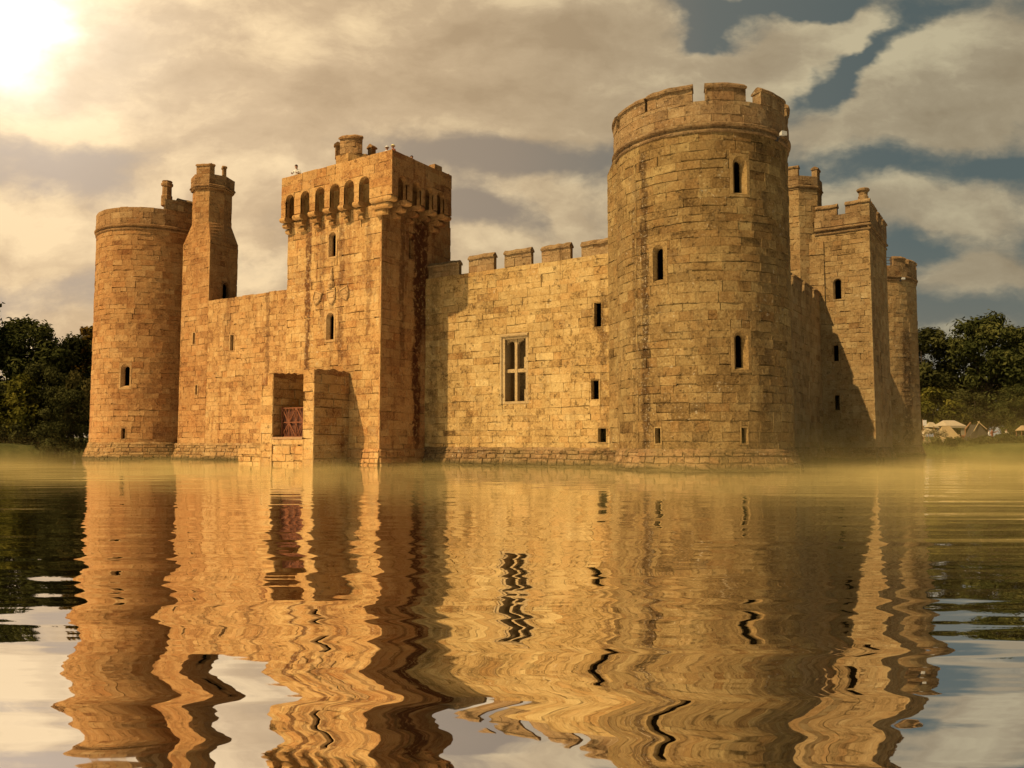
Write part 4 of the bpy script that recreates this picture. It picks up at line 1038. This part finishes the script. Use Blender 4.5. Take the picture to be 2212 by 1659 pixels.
leafmat('flower_pale', (.06, .06, .015), (.6, .45, .25), (.75, .65, .45))
def leaf(mb, c, n, size, rd, tint):
    n = n.normalized(); a = n.orthogonal().normalized(); b = n.cross(a); t = rd.uniform(0, 6.28)
    u = a * math.cos(t) + b * math.sin(t); w_ = n.cross(u); l, h = size * rd.uniform(.7, 1.3), size * rd.uniform(.35, .6)
    mb.add([c - u * l, c - w_ * h + n * .15 * l, c + u * l, c + w_ * h + n * .1 * l], [(0, 1, 2, 3)], tint, [(0, 0)] * 4)
def crown_mesh(seed, h, w, base, clumps, per, size, kind='round', mat='leaf_dark'):
    """h total height, crown from base to h, w crown radius"""
    rd = random.Random(seed); mb = MB(); limbs = []
    for i in range(clumps):
        f = (i + .5) / clumps; zz = base + (h - base) * (.02 + .94 * rd.random() ** .85)
        tt = (zz - base) / (h - base)
        if kind == 'round': prof = math.sqrt(max(.03, 1 - (2 * tt - .85) ** 2 / 1.35)) if tt < .96 else .25
        elif kind == 'cone': prof = max(.12, (1 - tt) ** .8)
        else: prof = math.sqrt(max(.05, 1 - (1.5 * tt - .75) ** 2))
        r = w * prof * math.sqrt(rd.uniform(.12, 1)) * rd.uniform(.8, 1.1); a = rd.uniform(0, 2 * PI)
        c = Vector((r * math.cos(a), r * math.sin(a), zz)); cr = w * rd.uniform(.24, .4) * (1.15 - .4 * tt)
        limbs.append(c); tone = rd.uniform(.12, .75); tb = rd.random()
        for j in range(per):
            while True:
                d = Vector((rd.uniform(-1, 1), rd.uniform(-1, 1), rd.uniform(-1, 1)))
                if .05 < d.length < 1: break
            d.normalize(); rr = cr * rd.uniform(.35, 1.08) * (1 + .25 * math.sin(d.x * 5 + i) * math.cos(d.y * 6))
            q = Vector((d.x * rr, d.y * rr, d.z * rr * .9))
            nn = d + Vector((rd.uniform(-.8, .8), rd.uniform(-.8, .8), rd.uniform(-.3, .9)))
            if kind == 'willow':
                q.z -= rd.uniform(0, 1) * (zz - 1.) * .5; nn = Vector((d.x, d.y, .05))
            leaf(mb, c + q, nn, size, rd, (min(1, max(0, tone + rd.uniform(-.22, .22))), tb, rd.random()))
    return mb, limbs
def tree(name, loc, label, h, w, base, mat, seed, clumps=34, per=150, size=.36, kind='round', group=None, rz=0., trunk_r=.32):
    e = empty(name, loc, rz)
    mb, limbs = crown_mesh(seed, h, w, base, clumps, per, size, kind); mb.build('crown', MAT[mat], e)
    rd = random.Random(seed + 5); mb = MB(); p = Vector((0, 0, -.3)); r_ = trunk_r; n = 7; ps = [p]
    for i in range(n):
        q = p + Vector((rd.uniform(-.25, .25), rd.uniform(-.25, .25), h * .8 / n)); r2 = r_ * .82; tube(mb, p, q, r_, r2, 8); p, r_ = q, r2; ps.append(p)
    for c in limbs[::2]:
        i = min(n - 1, max(1, int((c.z - .3) / (h * .8 / n) * .7))); s_ = ps[i]; mid = s_.lerp(c, .5) + Vector((0, 0, .3))
        rr = max(.035, trunk_r * .82 ** i * .4); tube(mb, s_, mid, rr, rr * .7, 5); tube(mb, mid, c, rr * .7, rr * .25, 5)
    mb.build('trunk', MAT['bark'], e)
    return top(e, label, 'tree', group)
def copy_tree(src, loc, rz, s, label, sz=None):
    c = src.copy(); col.objects.link(c); c.location = loc; c.rotation_euler = (0, 0, rz); c.scale = (s, s, sz or s); c['label'] = label
    for ch in src.children:
        d = ch.copy(); col.objects.link(d); d.parent = c
    return c
GL, GR = 'trees on the left bank', 'trees behind the tents on the right bank'
def fz(px, depth): p = far(px, depth); p.z = ground_h(p.x, p.y) - .05; return p
t1 = tree('broadleaf_tree', fz(58, 109), 'olive round topped tree, tallest of those wholly in view left of the castle', 17.2, 5.8, 1.8, 'leaf_olive', 1, 58, 200, .34, group=GL)
t2 = tree('broadleaf_tree', fz(128, 113), 'dark green tree between the olive tree and the amber one', 15.2, 5.6, 1.4, 'leaf_dark', 2, 54, 200, .34, group=GL)
t3 = tree('broadleaf_tree', fz(196, 116), 'amber leaved tree touching the left edge of the castle', 17., 3.6, 7., 'leaf_amber', 3, 26, 170, .32, group=GL)
t4 = tree('bushy_tree', fz(45, 100.5), 'low yellow green tree with layered sunlit boughs over the water', 8.6, 4.6, 1., 'leaf_bright', 4, 34, 150, .3, 'cone', GL)
t5 = tree('willow_tree', fz(178, 103), 'drooping pale willow close beside the left round tower', 9.5, 2.6, 4.5, 'leaf_willow', 5, 24, 190, .26, 'willow', GL)
copy_tree(t2, fz(-150, 106), 1., 1.5, 'tall dark tree cut by the left edge of the picture')
copy_tree(t2, fz(-210, 112), 3., 1.1, 'dark tree just outside the left edge of the picture')
copy_tree(t2, fz(10, 119), 2., .93, 'dark tree behind the olive one at the far left')
copy_tree(t1, fz(160, 122), 4., .93, 'olive tree half hidden behind the dark and amber trees')
copy_tree(t2, fz(250, 118), 5., .96, 'dark tree hidden behind the left round tower')
copy_tree(t2, fz(95, 103), 2.6, .62, 'low dark tree at the water edge beside the sunlit boughs', .68)
copy_tree(t2, fz(150, 101), .6, .5, 'low dark bushy tree below the willow at the water edge', .5)
copy_tree(t2, fz(5, 102), 4.4, .52, 'low dark bushy tree at the water edge in the left corner', .5)
r1 = tree('broadleaf_tree', fz(2128, 125), 'big olive tree with a ragged top behind the dark tent', 19.6, 6.2, 2.6, 'leaf_olive', 11, 64, 210, .36, group=GR, trunk_r=.45)
r2 = tree('broadleaf_tree', fz(1990, 128), 'dark tree with a sloping crown close to the far round tower', 18.5, 5.2, 2., 'leaf_dark', 12, 54, 200, .36, 'round', GR)
copy_tree(r1, fz(2206, 127), 2.4, .93, 'olive tree at the right edge of the picture')
copy_tree(r1, fz(2300, 130), 4., .9, 'olive tree just outside the right edge of the picture')
copy_tree(r2, fz(1965, 132), 1.2, .8, 'dark tree hidden behind the far round tower')
copy_tree(r2, fz(2070, 131), 3.3, .56, 'dark tree in the dip between the sloping crown and the big olive tree')
copy_tree(r2, fz(2170, 135), 5.2, .8, 'dark tree behind the big olive tree')
r3 = tree('bushy_tree', fz(2022, 119), 'yellow green bushy tree low beside the far round tower', 7.8, 3.8, 2.4, 'leaf_bright', 13, 26, 150, .3, 'round', GR)
copy_tree(r1, fz(2195, 117), 1.1, .42, 'low olive tree overhanging the camp at the right edge')
copy_tree(t2, fz(2100, 121), 1.9, .5, 'low dark tree right behind the tents', .52)
def bush(loc, label, h, w, mat, seed, n=10, per=110, size=.16, group=None):
    e = empty('bush', loc); mb, limbs = crown_mesh(seed, h, w, .1, n, per, size, 'dome'); mb.build('foliage', MAT[mat], e)
    mb = MB()
    for c in limbs: tube(mb, (0, 0, -.1), c, .03, .01, 5)
    mb.build('stems', MAT['bark'], e); return top(e, label, 'bush', group)
def fb(px, depth): p = far(px, depth); p.z = ground_h(p.x, p.y) - .05; return p
GB = 'bushes along the right bank'
bush(fb(2013, 99), 'bush covered in pale flowers beside the white banner', 1.7, 1.5, 'flower_pale', 31, 12, 90, .13, GB)
bush(fb(2040, 97.8), 'dark green bush on the bank below the cream tent', .5, 1.6, 'leaf_dark', 32, 12, 110, .16, GB)
bush(fb(2163, 99.5), 'olive bush between the two people on the bank', 1.1, 1.1, 'leaf_olive', 33, 12, 110, .16, GB)
bush(fb(2190, 98), 'wide olive bush near the right edge of the bank', 1., 1.8, 'leaf_olive', 34, 14, 110, .16, GB)
bush(fb(2120, 97.6), 'low dark bush on the bank below the dark tent', .55, 2., 'leaf_dark', 35, 14, 110, .16, GB)
for i, (px, d_) in enumerate(((30, 98.5), (85, 98.8), (140, 98.5))):
    bush(fb(px, d_), ('dark bush dipping to the water in the left corner', 'dark bush at the left waterline under the sunlit boughs', 'dark bush at the left waterline under the willow')[i], 2.6, 3.2, 'leaf_dark', 40 + i, 16, 130, .2, 'bushes at the left waterline')
# grass fringe of the right bank
rd = random.Random(9); mb = MB()
for i in range(9000):
    p = far(rd.uniform(1960, 2330), rd.uniform(95.5, 104)); z = ground_h(p.x, p.y)
    if z < .05: continue
    h = rd.uniform(.12, .38); a = rd.uniform(0, PI); dx, dy = math.cos(a) * .05, math.sin(a) * .05; b = rd.uniform(-.1, .1)
    mb.add([(p.x - dx, p.y - dy, z - .03), (p.x + dx, p.y + dy, z - .03), (p.x + b, p.y + b, z + h)], [(0, 1, 2)], (rd.uniform(.2, .9), 0, 0), [(0, 0)] * 3)
o = mb.build('grass', MAT['leaf_olive']); o['kind'] = 'stuff'; o['label'] = 'rough grass along the right bank'

# ------------------------------------------------------------------ the camp on the right bank
def at(px, depth): p = far(px, depth); p.z = ground_h(p.x, p.y); return p
VR = math.atan2(-FX, FY)                              # facing along the view
e = empty('canvas_tent', at(2047, 101), VR + R(18)); mb = MB()
def sheet(mb, pts, th=.03):
    a, b, c = (Vector(q) for q in pts[:3]); n = (b - a).cross(c - a).normalized() * th; k_ = len(pts)
    P_ = [Vector(q) for q in pts]; mb.add([p_ + n * .5 for p_ in P_] + [p_ - n * .5 for p_ in P_], [tuple(range(k_)), tuple(range(k_, 2 * k_))[::-1]] + [(i, k_ + i, k_ + (i + 1) % k_, (i + 1) % k_) for i in range(k_)])
sheet(mb, [(-1.5, -.6, -.02), (1.15, -1.5, -.02), (.25, 0, 2.15), (-.75, .25, 2.1)]); sheet(mb, [(1.15, -1.5, -.02), (1.75, .6, -.02), (.25, .2, 2.2), (.25, 0, 2.15)])
sheet(mb, [(-1.5, -.6, -.02), (-.75, .25, 2.1), (-1.3, 1.4, -.02)]); sheet(mb, [(-1.3, 1.4, -.02), (-.75, .25, 2.1), (.25, .2, 2.2), (1.75, .6, -.02)])
mb.build('canvas', MAT['cream_canvas'], e)
mb = MB(); sheet(mb, [(-.65, -.92, .05), (-.2, -1.07, .05), (-.42, -.55, .85)], .05); mb.build('door_flap', MAT['brown_cloth'], e)
top(e, 'cream wedge tent with spreading canvas nearest the water', 'tent', 'tents of the camp')
e = empty('market_awning', at(2052, 109), VR + R(10)); mb = MB()
sheet(mb, [(-1.5, -1.3, 2.3), (1.35, -1.3, 2.3), (.7, .1, 3.05), (-1.0, .1, 3.05)], .04); sheet(mb, [(-1.0, .1, 3.05), (.7, .1, 3.05), (1.35, 1.5, 2.3), (-1.5, 1.5, 2.3)], .04)
sheet(mb, [(1.35, -1.3, 2.3), (1.35, 1.5, 2.3), (.7, .1, 3.05)], .04); sheet(mb, [(-1.5, -1.3, 2.3), (-1.5, 1.5, 2.3), (-1., .1, 3.05)], .04)
for x0 in (-1.5,): sheet(mb, [(x0, -1.32, 2.3), (1.35, -1.32, 2.3), (1.35, -1.34, 2.02), (x0, -1.34, 2.02)], .03)
mb.build('awning', MAT['pale_canvas'], e)
mb = MB(); sheet(mb, [(.55, -1.25, 2.25), (1.3, -1.25, 2.25), (1.2, -1.2, .95), (.6, -1.2, 1.05)], .03); mb.build('side_curtain', MAT['pale_canvas'], e)
for x in (-1.42, 1.28):
    for y in (-1.22, 1.42): mb = MB(); tube(mb, (x, y, -.05), (x, y, 2.33), .05); mb.build('pole', MAT['brown_timber'], e)
top(e, 'pale hipped awning with a hanging curtain behind the cream tent', 'awning')
e = empty('dark_tent', at(2107, 101), VR - R(12)); mb = MB()
sheet(mb, [(-1.15, -1.5, -.02), (1.15, -1.5, -.02), (.95, -1.2, 1.1), (.12, -.9, 2.35), (-.12, -.9, 2.35), (-.95, -1.2, 1.1)]); sheet(mb, [(1.15, -1.5, -.02), (1.15, 1.8, -.02), (.12, 1.6, 2.35), (.12, -.9, 2.35), (.95, -1.2, 1.1)])
sheet(mb, [(-1.15, 1.8, -.02), (-1.15, -1.5, -.02), (-.95, -1.2, 1.1), (-.12, -.9, 2.35), (-.12, 1.6, 2.35)]); sheet(mb, [(-.12, -.9, 2.36), (.12, -.9, 2.36), (.12, 1.6, 2.36), (-.12, 1.6, 2.36)])
mb.build('canvas', MAT['dark_canvas'], e); mb = MB()
tube(mb, (-.75, -1.45, 1.5), (.1, -.95, 2.75), .05); tube(mb, (.75, -1.45, 1.75), (-.1, -.95, 2.75), .05); mb.build('ridge_poles', MAT['cream_canvas'], e)
top(e, 'dark brown tent with pale crossed poles at its peak', 'tent', 'tents of the camp')
e = empty('timber_frame', at(2090, 106), VR); mb = MB()
tube(mb, (-.42, 0, -.05), (-.42, 0, 1.75), .06); tube(mb, (-.42, 0, 1.75), (.35, 0, 2.7), .08); tube(mb, (.35, 0, 2.7), (.45, 0, 1.6), .05); tube(mb, (.45, .1, -.05), (.45, .1, 1.7), .05)
mb.build('poles', MAT['brown_timber'], e); mb = MB(); box(mb, -.9, -.48, -.2, .3, .0, .85); tube(mb, (-.9, 0, .9), (-.5, 0, .9), .1); mb.build('bench', MAT['rusty_iron'], e)
top(e, 'slanting wooden pole frame left of the dark tent', 'frame')
e = empty('fence_post', at(2070, 104), 0); mb = MB(); tube(mb, (0, 0, -.1), (0, 0, 1.05), .06); lathe(mb, (0, 0), [(.07, 1.0), (.09, 1.05), (.06, 1.12)], 8); mb.build('post', MAT['cream_canvas'], e)
top(e, 'single pale wooden post between the cream and the dark tent', 'post')
e = empty('banner', at(1997, 102), VR); mb = MB(); tube(mb, (-.25, .05, -.1), (-.25, .05, 3.), .035); mb.build('pole', MAT['brown_timber'], e)
mb = MB(); sheet(mb, [(-.25, 0, 2.2), (.22, 0, 2.2), (.22, 0, 2.9), (-.25, 0, 2.9)], .03); mb.build('cloth', MAT['white_cloth'], e)
mb = MB()
for i in range(4): box(mb, -.22, .18, -.02, .03, .75 + i * .34, .92 + i * .34)
mb.build('slats', MAT['pale_canvas'], e); top(e, 'white square banner over a slatted board beside the far round tower', 'banner')
e = empty('white_canopy', at(2010, 112), VR); mb = MB(); sheet(mb, [(-.7, -.6, 2.1), (.9, -.6, 2.0), (.3, 0, 2.75), (-.2, 0, 2.8)], .04); sheet(mb, [(.9, -.6, 2.), (.9, .7, 2.), (.3, 0, 2.75)], .04); sheet(mb, [(-.7, -.6, 2.1), (-.2, 0, 2.8), (-.7, .7, 2.1)], .04); sheet(mb, [(-.7, .7, 2.1), (-.2, 0, 2.8), (.3, 0, 2.75), (.9, .7, 2.)], .04)
mb.build('cloth', MAT['pale_canvas'], e)
for x, y in ((-.65, -.55), (.85, -.55), (.85, .65), (-.65, .65)): mb = MB(); tube(mb, (x, y, 0), (x, y, 2.1), .04); mb.build('pole', MAT['brown_timber'], e)
top(e, 'small pale canopy behind the white banner', 'canopy')
e = empty('market_stall', at(2208, 104), VR); mb = MB()
sheet(mb, [(-.6, -.6, 1.55), (1.2, -.6, 1.55), (.9, 0, 2.2), (-.2, 0, 2.2)], .05); sheet(mb, [(-.2, 0, 2.2), (.9, 0, 2.2), (1.2, .7, 1.55), (-.6, .7, 1.55)], .05); sheet(mb, [(-.6, -.6, 1.55), (-.2, 0, 2.2), (-.6, .7, 1.55)], .05)
mb.build('roof', MAT['cream_canvas'], e); mb = MB(); box(mb, .0, 1.1, -.4, .4, -.05, .95); mb.build('counter', MAT['pale_canvas'], e)

for x, y in ((-.5, -.5), (-.5, .6), (1.1, -.5)): mb = MB(); tube(mb, (x, y, -.05), (x, y, 1.6), .04); mb.build('post', MAT['brown_timber'], e)
top(e, 'cream roofed stall with a pale counter cut by the right edge', 'stall')
GP = 'people in the camp'
person(at(2141, 102), VR + R(25), 'person in a red brown tunic with one arm raised right of the dark tent', 'red_cloth', 'brown_cloth', 'hair', 'gesture', None, 1.78, GP, True)
person(at(2172, 104), VR - R(20), 'person in pale clothes standing alone near the right edge', 'pale_canvas', 'cream_canvas', 'hair', 'stand', None, 1.72, GP, True)
person(at(2134, 103.5), VR + R(60), 'person in white shirt standing just behind the red brown tunic', 'white_cloth', 'brown_cloth', 'hair', 'stand', None, 1.7, GP)
for i, (px, lab) in enumerate(((2087, 'pale stone at the foot of the dark tent, left one'), (2106, 'pale stone at the foot of the dark tent, right one'))):
    rd = random.Random(i); bm = bmesh.new(); bmesh.ops.create_icosphere(bm, subdivisions=2, radius=.3)
    for v in bm.verts: v.co = Vector((v.co.x * 1.3, v.co.y, v.co.z * .6)) * (1 + .3 * mnoise.noise(v.co * 4 + Vector((i, 0, 0))))
    me = bpy.data.meshes.new('boulder'); bm.to_mesh(me); bm.free(); me.materials.append(MAT['pale_canvas']); o = bpy.data.objects.new('boulder', me); col.objects.link(o); o.location = at(px, 100) + Vector((0, 0, .1))
    top(o, lab, 'stone', 'pale stones by the dark tent')

# ------------------------------------------------------------------ light and sky
SUN = Vector((-.42, -.957, 1.26)).normalized()
el = math.asin(SUN.z); az = math.atan2(SUN.x, SUN.y)
ld = bpy.data.lights.new('sun', 'SUN'); ld.energy = LIGHT['sun']; ld.angle = R(.6); ld.color = LIGHT['suncol']
lo_ = bpy.data.objects.new('sun', ld); col.objects.link(lo_); lo_.rotation_euler = SUN.to_track_quat('Z', 'Y').to_euler(); lo_.location = SUN * 100
wd = bpy.data.worlds.new('World'); sc.world = wd; wd.use_nodes = True; wd.node_tree.nodes.clear(); k = NT(wd.node_tree)
out = k.add('ShaderNodeOutputWorld')
sky = k.add('ShaderNodeTexSky', sky_type='NISHITA'); sky.sun_disc = False; sky.sun_elevation = el; sky.sun_rotation = az
sky.air_density = 1.; sky.dust_density = 2.5; sky.ozone_density = 1.
d = k.add('ShaderNodeTexCoord').outputs['Generated']
fwd = k.m('MAXIMUM', k.m('ABSOLUTE', k.v('DOT_PRODUCT', d, (FX, FY, 0))), .12)
A = k.m('DIVIDE', k.v('DOT_PRODUCT', d, (FY, -FX, 0)), fwd)
B = k.m('DIVIDE', k.m('MAXIMUM', k.sep(d)[2], 0.), fwd)
def pa(px): return (px - CX) / F
def pb(py): return (HOR - py) / F
cv = k.comb(A, k.m('MULTIPLY', B, 1.5), SKY['seed'])
warp = k.noise(cv, 2.6, 6, .58, 0, 'Color')
wv = k.v('SUBTRACT', warp, (.5, .5, .5)); ws = k.sep(wv)
Aw, Bw = k.m('MULTIPLY_ADD', ws[0], .3, A), k.m('MULTIPLY_ADD', ws[1], .17, B)
def blobs(lst, w=False):
    tot = None
    for (px, py, rx, ry, w_, *rot) in lst:
        x = k.m('MULTIPLY', k.m('SUBTRACT', Aw if w else A, pa(px)), F / rx); y = k.m('MULTIPLY', k.m('SUBTRACT', Bw if w else B, pb(py)), F / ry)
        if rot:
            c_, q_ = math.cos(R(rot[0])), math.sin(R(rot[0])); dx_ = k.m('SUBTRACT', Aw if w else A, pa(px)); dy_ = k.m('SUBTRACT', Bw if w else B, pb(py))
            x = k.m('MULTIPLY', k.m('ADD', k.m('MULTIPLY', dx_, c_), k.m('MULTIPLY', dy_, q_)), F / rx); y = k.m('MULTIPLY', k.m('SUBTRACT', k.m('MULTIPLY', dy_, c_), k.m('MULTIPLY', dx_, q_)), F / ry)
        s_ = k.m('ADD', k.m('MULTIPLY', x, x), k.m('MULTIPLY', y, y)); g_ = k.m('MULTIPLY', k.m('POWER', 2.718, k.m('MULTIPLY', s_, -1.)), w_)
        tot = g_ if tot is None else k.m('ADD', tot, g_)
    return tot
def field(da, db):
    q = k.v('ADD', k.comb(k.m('ADD', A, da), k.m('MULTIPLY', k.m('ADD', B, db), 1.8), SKY['seed']), k.v('SCALE', wv, .16))
    return k.m('ADD', k.m('MULTIPLY', k.noise(q, 2.3, 9, .58), .72), k.m('MULTIPLY', k.noise(q, 8., 7, .62), .28))
f0 = field(0, 0); f1 = field(-.04, .055)
cov = k.m('ADD', k.m('MULTIPLY_ADD', k.m('SUBTRACT', f0, .5), SKY['amp'], .5), k.m('MULTIPLY', blobs(SKY['cover'], True), SKY['bw']))
cover = k.sstep(cov, *SKY['edge'])
lit = k.m('ADD', k.m('MULTIPLY', k.m('SUBTRACT', f0, f1), 4.2), k.m('ADD', SKY['base'], blobs(SKY['bright'], True)), clamp=False)
lit = k.m('ADD', lit, k.m('MULTIPLY', k.m('SUBTRACT', .5, k.sstep(cov, .5, .95)), SKY['core']))
cc = k.ramp(lit, [(0., SKY['cshade']), (.5, SKY['cmid']), (1., SKY['clit'])])
# nearer the bright left of the sky the cloud is creamier
side = k.sstep(A, pa(2100), pa(300)); cc = k.mix(1., cc, k.mix(side, SKY['rt'], SKY['lt']), 'MULTIPLY')
nish = k.mix(1., k.v('SCALE', sky.outputs[0], SKY['nis']), SKY['tint'], 'MULTIPLY')
ap = k.m('MULTIPLY_ADD', A, F / 2212., CX / 2212.)
clear = k.mix(.8, nish, k.ramp(ap, SKY['clear']))
hz = k.m('SUBTRACT', 1., k.sstep(B, .0, .3)); clear = k.mix(k.m('MULTIPLY', hz, .6), clear, k.ramp(ap, SKY['hor']))
skyc = k.mix(cover, clear, cc)
# white glow added to the sky high on the left; the sun stands elsewhere
hi = k.sstep(B, .56, .78); stk = k.noise(k.comb(k.m('MULTIPLY', A, 1.2), k.m('MULTIPLY', B, 7.), 9.), 1., 4, .55, .4)
skyc = k.mix(hi, skyc, k.ramp(stk, [(.3, SKY['hi0']), (.7, SKY['hi1'])]))
skyc = k.mix(k.m('MULTIPLY', k.sstep(A, .68, 1.0), .8), skyc, (.045, .052, .05))  # unseen sky right of the view darkened, for less fill on shaded walls
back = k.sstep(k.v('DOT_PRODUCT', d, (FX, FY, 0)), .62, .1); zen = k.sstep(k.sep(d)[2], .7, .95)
skyc = k.mix(k.m('MAXIMUM', k.m('MULTIPLY', back, .92), k.m('MULTIPLY', zen, .6)), skyc, k.mix(1., k.v('SCALE', sky.outputs[0], SKY['nis'] * .5), (.7, .75, .6), 'MULTIPLY'))  # unseen sky behind and overhead dimmed too, to deepen the castle's shade
gd = blobs([(-30, 60, 100, 98, 2.8), (-20, 70, 230, 170, .4), (-60, 70, 620, 460, .16)], True)
skyc = k.mix(1., skyc, k.v('SCALE', (1., .9, .72), gd), 'ADD')
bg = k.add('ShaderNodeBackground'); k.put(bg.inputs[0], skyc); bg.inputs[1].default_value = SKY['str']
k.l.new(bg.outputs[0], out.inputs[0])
sc.view_settings.exposure = LIGHT['exp']
